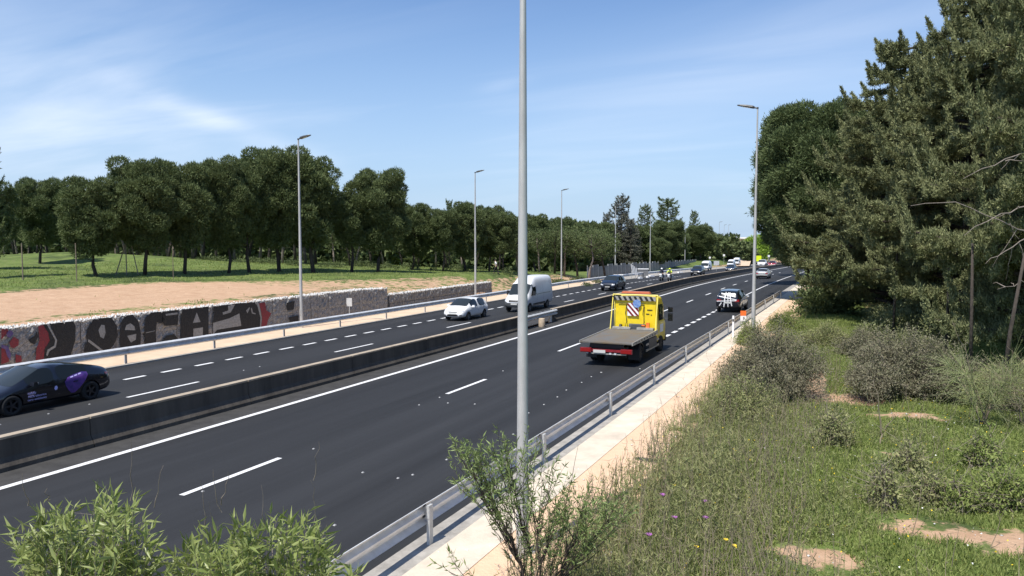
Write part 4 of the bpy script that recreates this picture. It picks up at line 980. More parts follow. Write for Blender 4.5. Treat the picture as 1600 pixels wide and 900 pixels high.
# under-run bumper, tail lamps, plate
q = MB(); q.box((-3.45, 0, .70), (.08, 2.3, .10)); q.build('rear_beam', 'red', tr)
for sd in (1, -1):
    q = MB(); q.box((-3.48, sd*.92, .70), (.14, .50, .20)); lm = q.build('tail_light', 'red', tr)
    q = MB(); q.box((-3.56, sd*.92, .70), (.02, .44, .14)); q.build('lens', 'redlens', lm)
q = MB(); q.box((-3.42, -.1, .56), (.06, 1.6, .06)); q.build('rear_beam', 'steel', tr)
q = MB(); q.box((-3.50, .30, .66), (.02, .55, .13)); q.build('number_plate', 'plate', tr)
for y in (-.2, -.42, .85): q = MB(); q.box((-3.48, y, .58), (.06, .10, .07)); q.build('marker_lamp', 'lampglass', tr)
q = MB(); q.box((-2.9, 0, .92), (.9, 1.5, .20)); q.build('tool_tray', 'black', tr)
for sd in (1, -1):
    q = MB(); q.box((-2.5, sd*.98, .45), (.03, .5, .45)); q.build('mudguard', 'black', tr)
    q = MB(); q.box((.1, sd*1.02, .70), (1.5, .34, .46)); q.build('side_locker', 'lamp', tr)
    for z in (.45, .72):
        q = MB(); q.box((.1, sd*1.17, z), (2.4, .03, .09)); q.build('side_guard', 'steel', tr)
    q = MB(); n_ = 10; q.rings([[(-1.9+.50*math.cos(a), y, .42+.50*math.sin(a)) for y in (sd*.80, sd*1.15)] + [(-1.9+.47*math.cos(a), y, .42+.47*math.sin(a)) for y in (sd*1.15, sd*.80)] for a in [math.pi*k/n_ for k in range(n_+1)]]); q.build('wheel_arch', 'black', tr)
# cab
cs = [(1.38, .62, 1.02, 1.35, .96, 2.62, .03), (1.42, .55, 1.06, 1.40, .98, 2.70, .03), (2.0, .50, 1.07, 1.40, .98, 2.76, .03), (2.65, .50, 1.07, 1.40, .97, 2.70, .03), (2.95, .50, 1.06, 1.38, .98, 2.40, .03), (3.15, .46, 1.05, 1.34, 1.0, 1.60, .03), (3.25, .42, 1.02, 1.10, .96, 1.38, .02), (3.30, .40, .98, .80, .90, .95, .0)]
bm = bmesh.new(); V = []
for (x, zb, w, zs_, wt, zt, cr) in cs:
    half = [(0, zb), (w, zb), (w, zs_), (wt, zt-.12), (wt-.12, zt), (0, zt+cr)]
    V.append([bm.verts.new((x, -y, z)) for y, z in half]+[bm.verts.new((x, y, z)) for y, z in half[-2:0:-1]])
for i in range(len(V)-1):
    for j in range(10): bm.faces.new((V[i][j], V[i][(j+1) % 10], V[i+1][(j+1) % 10], V[i+1][j]))
bm.faces.new(V[0][::-1]); bm.faces.new(V[-1]); bmesh.ops.recalc_face_normals(bm, faces=bm.faces)
me = bpy.data.meshes.new('cab'); bm.to_mesh(me); bm.free(); me.materials.append(M['yellow']); cab = mesh_obj('cab', me, tr)
bv = cab.modifiers.new('b', 'BEVEL'); bv.width = .04; bv.segments = 2; bv.limit_method = 'ANGLE'; bv.angle_limit = R(40)
pj = Proj(me)
for v in 'LR':
    pj.decal('side_window', v, [(1.75, 1.55), (2.85, 1.55), (2.72, 2.30), (1.80, 2.34)], 'glass', tr, .01)
    pj.decal('door_sticker', v, [(1.9, .95), (2.6, .95), (2.6, 1.35), (1.9, 1.35)], 'white_flat', tr, .01); pj.strip('door_seam', v, [(1.66, .7), (1.66, 1.5), (1.70, 2.4)], .015, 'black', cab)
pj.decal('windscreen', 'F', [(-.9, 1.48), (.9, 1.48), (.85, 2.40), (-.85, 2.40)], 'screen', tr, .01)
for sd in (1, -1):
    q = MB(); q.tube([(2.9, sd*1.0, 2.15), (3.0, sd*1.28, 2.15), (3.0, sd*1.30, 1.55), (2.95, sd*1.05, 1.5)], .018, 6); arm = q.build('mirror_arm', 'black', tr)
    q = MB(); q.box((3.0, sd*1.34, 2.0), (.09, .24, .26)); q.box((2.95, sd*1.34, 2.0), (.012, .17, .17), mi=1); q.build('wing_mirror', ['black', 'glass'], arm)
    q = MB(); q.box((3.0, sd*1.34, 1.62), (.09, .24, .40)); q.box((2.95, sd*1.34, 1.62), (.012, .17, .28), mi=1); q.build('wing_mirror', ['black', 'glass'], arm)  # near-black panes put the mirrors' dark reflection into the colour
q = MB(); q.box((3.3, 0, .55), (.14, 2.1, .34)); q.build('front_bumper', 'black', tr)
# headboard frame: raked side frames, panel with hazard stripes, roof light bar
q = MB(); q.box((1.30, 0, 1.98), (.03, 2.02, 1.52)); hb = q.build('back_panel', 'yellow', tr)
fx = lambda z: .72+(z-1.16)*.33
for sd in (1, -1):
    q = MB(); q.tube([(.78, sd*1.12, 1.14), (1.26, sd*1.12, 2.82)], .028, 6); q.build('frame_tube', 'yellow_pale', tr)
    q = MB(); q.tube([(1.28, sd*1.06, 1.14), (1.30, sd*1.06, 2.82)], .03, 6); q.build('frame_tube', 'yellow_pale', tr)
q = MB(); q.tube([(1.26, -1.12, 2.82), (1.26, 1.12, 2.82)], .032, 6); q.build('frame_tube', 'yellow_pale', tr)
q = MB(); q.tube([(.80, 1.12, 1.15), (1.28, 1.1, 1.15)], .025, 6); q.build('frame_tube', 'yellow_pale', tr)
q = MB(); q.box((1.22, 0, 2.64), (.05, 2.05, .20)); hz = q.build('hazard_strip', 'steel', tr)
for k in range(8):
    q = MB(); y = -.95+k*.26*1.02; q.add([(1.190, y, 2.54), (1.190, y+.13, 2.54), (1.190, y+.24, 2.74), (1.190, y+.11, 2.74)], [(0, 1, 2, 3)]); q.build('stripe', 'black', hz)
q = MB(); q.box((1.40, 0, 2.86), (.30, 1.5, .05)); q.box((1.40, 0, 2.93), (.26, 1.46, .10), taper=.9, mi=1); q.build('light_bar', ['lamp', 'orange_dim'], tr)
sb = MB(); a = R(0); sb.box((1.22, .10, 2.10), (.03, .56, .62)); bd = sb.build('striped_board', 'white_flat', tr)
for k in range(4):
    o_ = -.28+k*.25
    pts = [(o_-.10, -.31), (o_+.03, -.31), (o_+.03-.62*.8+.0, .31), (o_-.10-.62*.8, .31)]
    poly = [(max(-.28, min(.28, -u-.12 if False else u+.28)), v) for u, v in pts]
    poly = []
    for (u, v) in [(o_, -.31), (o_+.13, -.31), (o_+.13-.56, .31), (o_-.56, .31)]: poly.append((u, v))
    # clip to the board
    bm = bmesh.new(); f = bm.faces.new([bm.verts.new((u+.22, v, 0)) for u, v in poly])
    for lim, no in ((-.28, (-1, 0, 0)), (.28, (1, 0, 0))): bmesh.ops.bisect_plane(bm, geom=bm.verts[:]+bm.edges[:]+bm.faces[:], plane_co=(lim, 0, 0), plane_no=no, clear_outer=True)
    if bm.faces:
        for v in bm.verts: v.co = Vector((1.200, .10-v.co.x*-1*-1, 2.10+v.co.y))
        me = bpy.data.meshes.new('stripe'); bm.to_mesh(me); me.materials.append(M['red']); mesh_obj('stripe', me, bd)
    bm.free()
q = MB(); q.cyl((1.20, -.10, 2.40), (1.17, -.10, 2.40), .20, 20); q.build('blue_disc', 'blue', tr)
for y in (.42, -.45):
    q = MB(); q.tube([(1.22, y, 2.34), (1.14, y+.03, 1.9), (1.18, y-.02, 1.5), (1.14, y+.05, 1.24)], .022, 6); q.build('hose', 'black', tr)
q = MB(); q.box((1.24, .2, 2.40), (.03, 1.3, .02)); q.build('hose_rail', 'lamp', tr)
q = MB(); 
for (y, z, w) in ((-.72, 2.10, .26), (-.62, 1.90, .16), (-.80, 1.86, .05)): q.box((1.27, y, z), (.012, w, .04))
q.build('lettering', 'black', tr)
place(tr, (-10.07, 35.85, gzr(-10.07, 35.85)), AW)

# ---------------------------------------------------------------- people
def skin_mesh(chains, mats, name, parent, sub=1):
    """chains: list of [(point, radius), ...]; the first point of a chain may repeat an earlier one to branch there"""
    vs, es, rad, key = [], [], [], {}
    for ch in chains:
        prev = None
        for p, r in ch:
            k = tuple(round(c, 4) for c in p)
            if k not in key: key[k] = len(vs); vs.append(p); rad.append(r)
            i = key[k]
            if prev is not None and prev != i: es.append((prev, i))
            prev = i
    me = bpy.data.meshes.new(name); me.from_pydata(vs, es, []); o = bpy.data.objects.new('tmp', me); COL.objects.link(o)
    o.modifiers.new('k', 'SKIN'); s2 = o.modifiers.new('s', 'SUBSURF'); s2.levels = sub
    if not me.skin_vertices:
        bpy.context.view_layer.objects.active = o
    for i, r in enumerate(rad):
        me.skin_vertices[0].data[i].radius = (r, r) if not hasattr(r, '__len__') else r
    me.skin_vertices[0].data[0].use_root = True
    m2 = eval_mesh(o); bpy.data.objects.remove(o); m2.name = name; m2.materials.clear(); m2.materials.append(M[mats]); m2.shade_smooth()
    return mesh_obj(name, m2, parent)
def person(root, pose, cloth_top, cloth_leg, skin='skin', hairm='hair', helmet=None):
    """pose: joint name -> point; one continuous body, clothing and hair as separate shells"""
    J = {k: Vector(v) for k, v in pose.items()}
    def mid(a, b, t=.5): return tuple(J[a].lerp(J[b], t))
    ch = [[(tuple(J['pelvis']), .125), (tuple(J['waist']), .115), (tuple(J['chest']), .14), (tuple(J['neck']), .06), (tuple(J['head']), .085), (tuple(J['crown']), .08)]]
    for s in 'lr':
        ch.append([(tuple(J['chest']), .14), (tuple(J['sh'+s]), .065), (tuple(J['el'+s]), .045), (tuple(J['wr'+s]), .032)])
        d = (J['wr'+s]-J['el'+s]).normalized(); w = J['wr'+s]; side = d.cross(Vector((0, 0, 1))); side = side.normalized() if side.length > .1 else Vector((1, 0, 0))
        ch.append([(tuple(w), .032), (tuple(w+d*.05), .035)])
        for f in range(4): ch.append([(tuple(w+d*.05), .035), (tuple(w+d*.10+side*(.025*(f-1.5))), .011), (tuple(w+d*(.16-.012*abs(f-1.3))+side*(.03*(f-1.5))+Vector((0, 0, -.015))), .009)])
        ch.append([(tuple(w+d*.02), .012), (tuple(w+d*.06+side*.055), .011), (tuple(w+d*.10+side*.06), .009)]); ch[-1][0] = (tuple(w), .032)
        ch.append([(tuple(J['pelvis']), .125), (tuple(J['hip'+s]), .095), (tuple(J['kn'+s]), .06), (tuple(J['an'+s]), .042), (tuple(J['to'+s]), .038)])
    body = skin_mesh(ch, skin, 'body', root)
    skin_mesh([[(tuple(J['pelvis']), .14), (tuple(J['waist']), .135), (tuple(J['chest']), .16), (mid('chest', 'neck', .7), .085)]]+[[(tuple(J['chest']), .16), (tuple(J['sh'+s]), .085), (tuple(J['el'+s]), .062)] + ([(mid('el'+s, 'wr'+s, .85), .045)] if helmet else []) for s in 'lr'], cloth_top, 'shirt', root)
    skin_mesh([[(tuple(J['waist'].lerp(J['pelvis'], .6)), .14), (tuple(J['pelvis']), .145)]]+[[(tuple(J['pelvis']), .145), (tuple(J['hip'+s]), .115), (tuple(J['kn'+s]), .08)] + ([(tuple(J['an'+s]), .058)] if helmet or True else []) for s in 'lr'], cloth_leg, 'trousers', root)
    h = J['head']; f = (J['crown']-J['head']).normalized()
    bm = bmesh.new(); bmesh.ops.create_uvsphere(bm, u_segments=14, v_segments=10, radius=.15 if helmet else .112)
    me = bpy.data.meshes.new('hair'); 
    for v in bm.verts: v.co = Vector((v.co.x, v.co.y, v.co.z*(1.05)))+h+Vector((0, 0, .035))
    if not helmet: bmesh.ops.delete(bm, geom=[v for v in bm.verts if v.co.z < h.z+.01 and v.co.y*pose['face'][1] > 0.02], context='VERTS')
    bm.to_mesh(me); bm.free(); me.materials.append(M[helmet or hairm]); me.shade_smooth(); hh = mesh_obj('helmet' if helmet else 'hair', me, root)
    fd = Vector(pose['face'])
    if helmet:
        q = MB(); c = h+fd*.10+Vector((0, 0, .03)); q.box(c, (.20, .10, .10) if abs(fd.y) > .5 else (.10, .20, .10), taper=.8); q.build('visor', 'black', hh)
    else:
        sx = Vector((fd.y, -fd.x, 0))
        q = MB(); q.box(h+fd*.10+Vector((0, 0, .0)), (.02, .03, .035)); q.build('nose', 'skin', body)
        for e in (-1, 1): q = MB(); q.box(h+fd*.087+sx*(.034*e)+Vector((0, 0, .025)), (.02, .01, .012)); q.build('eye', 'black', body)
        q = MB(); q.box(h+fd*.092+Vector((0, 0, -.045)), (.045, .008, .01)); q.build('mouth', 'gr_red', body)
    for s in 'lr':
        a, t = J['an'+s], J['to'+s]; q = MB(); q.box(a.lerp(t, .6)+Vector((0, 0, -.015)), (.10, .10, .08) if abs((t-a).y) < .02 else (.10, .28, .09)); q.build('shoe', 'black', root)
# walker in the wood: white top, dark shorts, walking to the left of the picture
X, Y = at_d(775.5, 96)
pr = empty('person', (X, Y, gz(X, Y)+.02), 1.7, 'person in a white top and dark shorts walking in the shade of the pines', 'person')
person(pr, dict(pelvis=(0, 0, .95), waist=(0, .03, 1.10), chest=(0, .08, 1.36), neck=(0, .11, 1.53), head=(0, .14, 1.64), crown=(0, .14, 1.74), shl=(-.19, .08, 1.44), shr=(.19, .08, 1.44), ell=(-.26, -.12, 1.22), elr=(.26, .22, 1.20), wrl=(-.24, -.05, .98), wrr=(.22, .42, 1.14),
    hipl=(-.09, 0, .90), hipr=(.09, 0, .90), knl=(-.10, .22, .52), knr=(.10, -.04, .48), anl=(-.10, .28, .09), anr=(.10, -.30, .14), tol=(-.10, .42, .04), tor=(.10, -.16, .05), face=(0, 1, 0)), 'cloth_w', 'cloth_d')
def motorbike(X, Y, label, white, rider_top, rider_label, helm):
    z = gzr(X, Y); mo = empty('motorcycle', (X, Y, z), ON, label, 'motorcycle', 'motorcycles riding towards the camera')
    wm_ = wheel_meshes(.30, .14, 7, 'alloy_dark')
    for x in (.72, -.70): add_wheel(mo, wm_, x, 0, .30)
    q = MB(); q.rings([[(x, -w, z0), (x, w, z0), (x, w*.8, z1), (x, -w*.8, z1)] for x, w, z0, z1 in ((-.85, .08, .72, .84), (-.5, .17, .55, .82), (0, .18, .40, .80), (.25, .17, .40, .98), (.55, .20, .45, 1.02), (.80, .10, .62, .84))]); q.build('bodywork', white, mo, smooth=False)
    q = MB(); q.rings([[(.50, -.18, .98), (.50, .18, .98)][::1]+[(.47, .18, .99), (.47, -.18, .99)], [(.34, -.14, 1.30), (.34, .14, 1.30), (.31, .14, 1.30), (.31, -.14, 1.30)]]); q.build('windscreen', 'screen', mo)
    q = MB(); q.box((-.32, 0, .84), (.75, .28, .09)); q.build('seat', 'black', mo)
    q = MB(); q.box((.80, 0, .82), (.05, .2, .12)); q.build('headlight', 'lampglass', mo)
    for sd in (1, -1):
        q = MB(); q.tube([(.72, sd*.09, .30), (.50, sd*.09, .95)], .025, 6); q.build('fork', 'alloy', mo)
        q = MB(); q.tube([(.45, 0, 1.04), (.40, sd*.34, 1.06)], .016, 6); q.build('handlebar', 'black', mo)
        q = MB(); q.tube([(.44, sd*.20, 1.06), (.46, sd*.36, 1.24)], .01, 5); q.box((.45, sd*.38, 1.26), (.03, .15, .09)); q.build('wing_mirror', 'black', mo)
        q = MB(); q.box((-.68, sd*.26, .68), (.42, .18, .34), taper=.9); q.build('side_case', white, mo)
    q = MB(); q.cyl((-.3, -.16, .32), (-.85, -.2, .38), .045, 8); q.build('exhaust', 'steel', mo)
    pe = empty('person', (X, Y, z), ON, rider_label, 'person')
    person(pe, dict(pelvis=(-.28, 0, .98), waist=(-.24, 0, 1.12), chest=(-.14, 0, 1.36), neck=(-.08, 0, 1.50), head=(-.04, 0, 1.62), crown=(-.04, 0, 1.72), shl=(-.12, .20, 1.43), shr=(-.12, -.20, 1.43), ell=(.10, .34, 1.22), elr=(.10, -.34, 1.22), wrl=(.36, .30, 1.10), wrr=(.36, -.30, 1.10),
      hipl=(-.24, .11, .95), hipr=(-.24, -.11, .95), knl=(.18, .24, .80), knr=(.18, -.24, .80), anl=(-.02, .24, .40), anr=(-.02, -.24, .40), tol=(.12, .24, .34), tor=(.12, -.24, .34), face=(1, 0, 0)), rider_top, 'cloth_d', helmet=helm)
X, Y = at_d(1034, 108); motorbike(X, Y, 'motorcycle with white fairing, left one of the pair', 'white', 'cloth_n', 'motorcyclist in a navy jacket and white helmet, left one of the pair', 'white_flat')
X, Y = at_d(1046.5, 106); motorbike(X, Y, 'white and black motorcycle, right one of the pair', 'white', 'hiviz', 'motorcyclist in a fluorescent yellow jacket, right one of the pair', 'hiviz')

# ---------------------------------------------------------------- trees
def tube_obj(name, paths, m, parent, n=7):
    mb = MB()
    for pts, rad in paths: mb.tube(pts, rad, n)
    return mb.build(name, m, parent, smooth=True)
def lobes_foliage(lobes, per_area, size, asp, seed, up=.35, jit=.55, shell=.75):
    """lobes (n,4..6): x y z rx rz ; leaf-sized faces on and in the lobes"""
    r = np.random.default_rng(seed); P = []; Nn = []
    for (x, y, z, a, c) in lobes:
        k = int(per_area*a*a)
        d = unit(r.standard_normal((k, 3))); rad = (1-(1-shell)*r.random(k)**.7)*(1+.10*r.standard_normal(k))
        lump = 1+.16*np.sin(d[:, 0]*5+x)*np.sin(d[:, 1]*5+y)*np.sin(d[:, 2]*6+z)
        p = d*(rad*lump)[:, None]*np.array([a, a, c])
        P.append(p+np.array([x, y, z])); Nn.append(d/np.array([1, 1, .8]))
    P = np.concatenate(P); D = unit(np.concatenate(Nn)); k = len(P)
    A = unit(D+np.array([0, 0, up])+jit*r.standard_normal((k, 3)))
    B = unit(np.cross(A, unit(r.standard_normal((k, 3))+.0)))
    s = size*(.6+.8*r.random(k))[:, None]
    return P, A*s, B*s*asp
def pine_model(seed, Hc, rad, trunk_h, nl, per=46, size=.25, m='pine', lean=.0):
    """Aleppo pine: leaning trunk, limbs, rounded irregular crown; Hc total height"""
    r = np.random.default_rng(seed); root = empty('pine_tree', (0, 0, 0))
    bend = [(0, 0, -.3), (lean*.5+.1*r.standard_normal(), .1*r.standard_normal(), trunk_h*.5), (lean+.2*r.standard_normal(), .2*r.standard_normal(), trunk_h), (lean*1.1, .2, Hc*.62), (lean*1.1, .1, Hc*.85)]
    paths = [(bend, [.26*Hc/12, .22*Hc/12, .18*Hc/12, .10, .03])]
    lob = []; cz = (trunk_h+Hc)/2; hz = (Hc-trunk_h)/2
    for i in range(nl):
        t = i/(nl-1); ph = i*2.4+r.random(); zc = trunk_h+.3+(Hc-trunk_h-.9)*t**.85
        w = rad*math.sqrt(max(.05, 1-((zc-cz-.1*hz)/(hz*1.12))**2))*(.98 if t > .2 else .85)
        rr = w*(.25+.62*math.sqrt(r.random())); lr = rad*(.20+.17*r.random())*(1 if t < .8 else .85)
        x, y = lean+rr*math.cos(ph), rr*math.sin(ph); lob.append((x, y, zc, lr, lr*.72))
        if i % 2 == 0:
            st_ = Vector(bend[2]).lerp(Vector(bend[3]), min(1, max(0, (zc-trunk_h)/(Hc*.62-trunk_h)*.6)))
            paths.append(([st_, st_.lerp(Vector((x, y, zc)), .5)+Vector((0, 0, -.15)), (x, y, zc)], [.07, .05, .02]))
    lob.append((lean, 0, Hc-rad*.45, rad*.42, rad*.34)); lob.append((lean, 0, cz, rad*.55, hz*.6))
    if trunk_h > 2:
        for q in range(4):
            a = r.random()*6.3; st_ = Vector(bend[1]).lerp(Vector(bend[2]), r.random()); paths.append(([st_, st_+Vector((math.cos(a)*.8, math.sin(a)*.8, .25)), st_+Vector((math.cos(a)*1.3, math.sin(a)*1.3, .1))], [.03, .02, .008]))
    tube_obj('trunk', paths[:1], 'bark', root, 8); tube_obj('branches', paths[1:], 'bark', root, 5)
    P, A, B = lobes_foliage(lob, per, size, .19, seed+1)
    V, I = cards(P, A, B); me = fast_mesh('crown', V, 3, I, m); o = mesh_obj('crown', me, root); tag(o, kind=None)
    return root
pines = [pine_model(11, 11.5, 4.1, 2.8, 62, 1000, lean=.3), pine_model(12, 10.5, 3.4, 2.6, 52, 1000, lean=-.5), pine_model(13, 12.3, 4.3, 3.0, 66, 1000, lean=.2), pine_model(14, 9.5, 3.3, 2.2, 50, 1000, lean=.6), pine_model(15, 10.0, 3.0, 3.4, 40, 1000, lean=-.2)]
pgroup = 'pines along the far side of the field'
used = set()
def plant(models, idx, x, y, top, label, cat='tree', group=pgroup, rz=None, wscale=1.0, d=None, H=None, z0=None):
    if d is None: X, Y = on_ground(x, y)
    else: X, Y = at_d(x, d)
    z = gz(X, Y) if z0 is None else z0
    dd = -X*math.sin(YAW)+Y*math.cos(YAW)
    ztop = CAM_H+(450-FPX*math.tan(PITCH)-top)*dd/FPX
    src = models[idx]; m0 = src['H']; sc = (ztop-z)/m0
    if src.name not in used: used.add(src.name); o = src
    else: o = copy_tree(src)
    tag(o, label, cat, group); place(o, (X, Y, z), random.random()*6.28 if rz is None else rz, sc=(sc*wscale, sc*wscale, sc)); return o
for p, h in zip(pines, (11.5, 10.5, 12.3, 9.5, 10.0)): p['H'] = h
PL = [(-8, 420, 283, 1, 1.0, 'pine at the left edge of the picture, cut by the frame'), (62, 412, 279, 0, .9, 'broad dark pine behind the leftmost leaning post'), (152, 432, 277, 3, 1.0, 'pine with short crooked trunk right of the straight field post'),
 (226, 430, 250, 2, 1.0, 'large full pine behind the braced post'), (288, 428, 254, 1, .9, 'narrower pine with notched top beside the large full one'), (357, 427, 250, 2, .85, 'pine with two-headed top between the notched and the tallest pines'), (390, 426, 262, 4, .9, 'slim pine squeezed just left of the tallest pine'),
 (436, 425, 234, 2, 1.0, 'tallest pine of the row, just left of the lamp post by the wall'), (490, 426, 243, 1, 1.0, 'pine just right of the lamp post by the graffiti wall'), (549, 425, 300, 4, 1.1, 'low dark pine in the shaded gap left of the round isolated crown'), (590, 425, 265, 0, .95, 'tall round-crowned pine standing clear to the right of the main clump'),
 (643, 422, 318, 3, 1.0, 'smaller pine right of the round-crowned one'), (692, 424, 326, 4, 1.1, 'small pine midway before the second lamp post'), (727, 424, 316, 3, 1.0, 'pine just left of the second lamp post'), (764, 424, 322, 0, .8, 'pine by the walking person, right of the second lamp post'), (786, 426, 330, 4, 1.1, 'pine immediately left of the nearest lamp post'),
 (838, 425, 334, 3, 1.1, 'pine above the white van, right of the nearest lamp post'), (872, 424, 340, 0, .9, 'pine behind the third lamp post'), (905, 424, 345, 3, 1.1, 'first pine right of the third lamp post'), (938, 424, 347, 1, 1.1, 'pine left of the tall grey-green conifer')]
for (x, y, top, k, ws, lab) in PL: plant(pines, k, x, y, top, lab, wscale=ws*.9)
PL2 = [(1003, 172, 352, 1, 1.2, 'round pine below the two conifers, left one'), (1042, 178, 345, 0, 1.1, 'round pine below the second dark conifer'), (1028, 168, 372, 3, 1.1, 'small light green pine in front of the dark conifers'), (1093, 225, 352, 2, 1.25, 'big round pine behind the fourth distant lamp post'), (1066, 216, 366, 4, 1.0, 'pine low behind the motorcycles'), (1116, 335, 366, 3, 1.3, 'pine behind the close row of lamp posts'), (1136, 380, 374, 1, 1.3, 'small far pine at the end of the left tree line'), (1150, 430, 384, 0, 1.2, 'last tiny pine of the left tree line'),
 (1180, 430, 377, 2, 1.5, 'far pine beyond the side road, behind the big right pole'), (1170, 400, 386, 0, 1.5, 'low far pine beyond the side road'), (1200, 330, 372, 1, 1.6, 'far pine above the bright yellow-green tree'), (1222, 300, 360, 2, 1.6, 'far dark pine at the edge of the near conifers')]
for (x, d, top, k, ws, lab) in PL2: plant(pines, k, x, None, top, lab, d=d, wscale=ws, group='pines beyond the panel fence')
# shaded wood behind the front row
r_ = np.random.default_rng(3); lab = 'dark pine with pale thin trunk in the shaded wood behind the front row of pines'
thin = pine_model(31, 8.6, 2.7, 3.6, 26, 160, lean=.5); thin['H'] = 8.6
for ch in KIDS[thin.name]:
    if ch.name.startswith('trunk'): ch.data.materials.clear(); ch.data.materials.append(M['bark_pale'])
thin2 = pine_model(32, 8.2, 2.5, 3.4, 24, 160, lean=-.6); thin2['H'] = 8.2
k = 0
for x in np.arange(-40, 960, 20):
    for row in range(1 if x > 330 else 2):
        xx = x+r_.uniform(-9, 9); d = (104 if x < 620 else 112)+row*9+r_.uniform(-3, 4); k += 1
        front = 283 if x < 200 else 262 if x < 520 else 300 if x < 620 else 345
        plant([thin, thin2], k % 2, xx, None, front+(44 if x < 620 else 6)+row*6+r_.uniform(-8, 10), lab, d=d, group='pines in the shaded wood', wscale=1.15)
# the wood far behind reads as one mass
lob = []
for x in np.arange(-140, 1180, 9):
    d = 150 if x < 900 else 150+(x-900)*.45; X, Y = at_d(x, d); 
    for zc in (1.2, 3.6, 6.0, 7.6): lob.append((X+r_.uniform(-1.5, 1.5), Y+r_.uniform(-2, 2), gz(X, Y)+zc*(1 if x < 960 else .8)+r_.uniform(-.4, .4), 2.6, 1.9))
P, A, B = lobes_foliage(lob, 42, .95, .5, 77, shell=.3); V, I = cards(P, A, B); o = mesh_obj('distant_wood', fast_mesh('distant_wood', V, 3, I, 'pine')); tag(o, 'dark mass of woodland behind the pines', kind='stuff')
lob = []
for x in np.arange(300, 940, 7):
    d = 97+r_.uniform(-3, 9); X, Y = at_d(x+r_.uniform(-4, 4), d)
    if r_.random() < .55: lob.append((X, Y, gz(X, Y)+.2, r_.uniform(.5, 1.1), r_.uniform(.35, .8)))
P, A, B = lobes_foliage(lob, 500, .16, .3, 78, shell=.4); V, I = cards(P, A, B); o = mesh_obj('scrub', fast_mesh('scrub', V, 3, I, 'pine')); tag(o, 'low dark scrub in the shade among the pine trunks', kind='stuff')
# bright spring tree and sandy far bushes
lime = empty('leafy_tree', (0, 0, 0)); lob = [(math.cos(a)*1.9, math.sin(a)*1.9, 3.6+1.4*math.sin(a*2.3), 1.7, 1.5) for a in np.arange(0, 6.2, .7)]+[(0, 0, 5.4, 1.9, 1.6)]
P, A, B = lobes_foliage(lob, 300, .4, .4, 5); V, I = cards(P, A, B); mesh_obj('crown', fast_mesh('crown', V, 3, I, 'limegreen'), lime); tube_obj('trunk', [([(0, 0, -.2), (0, 0, 4)], [.2, .1])], 'bark', lime)
tag(lime, 'bright yellow-green tree in the distance behind the fluorescent sign', 'tree'); X, Y = at_d(1187, 285); place(lime, (X, Y, gz(X, Y)), 0, sc=1.55)

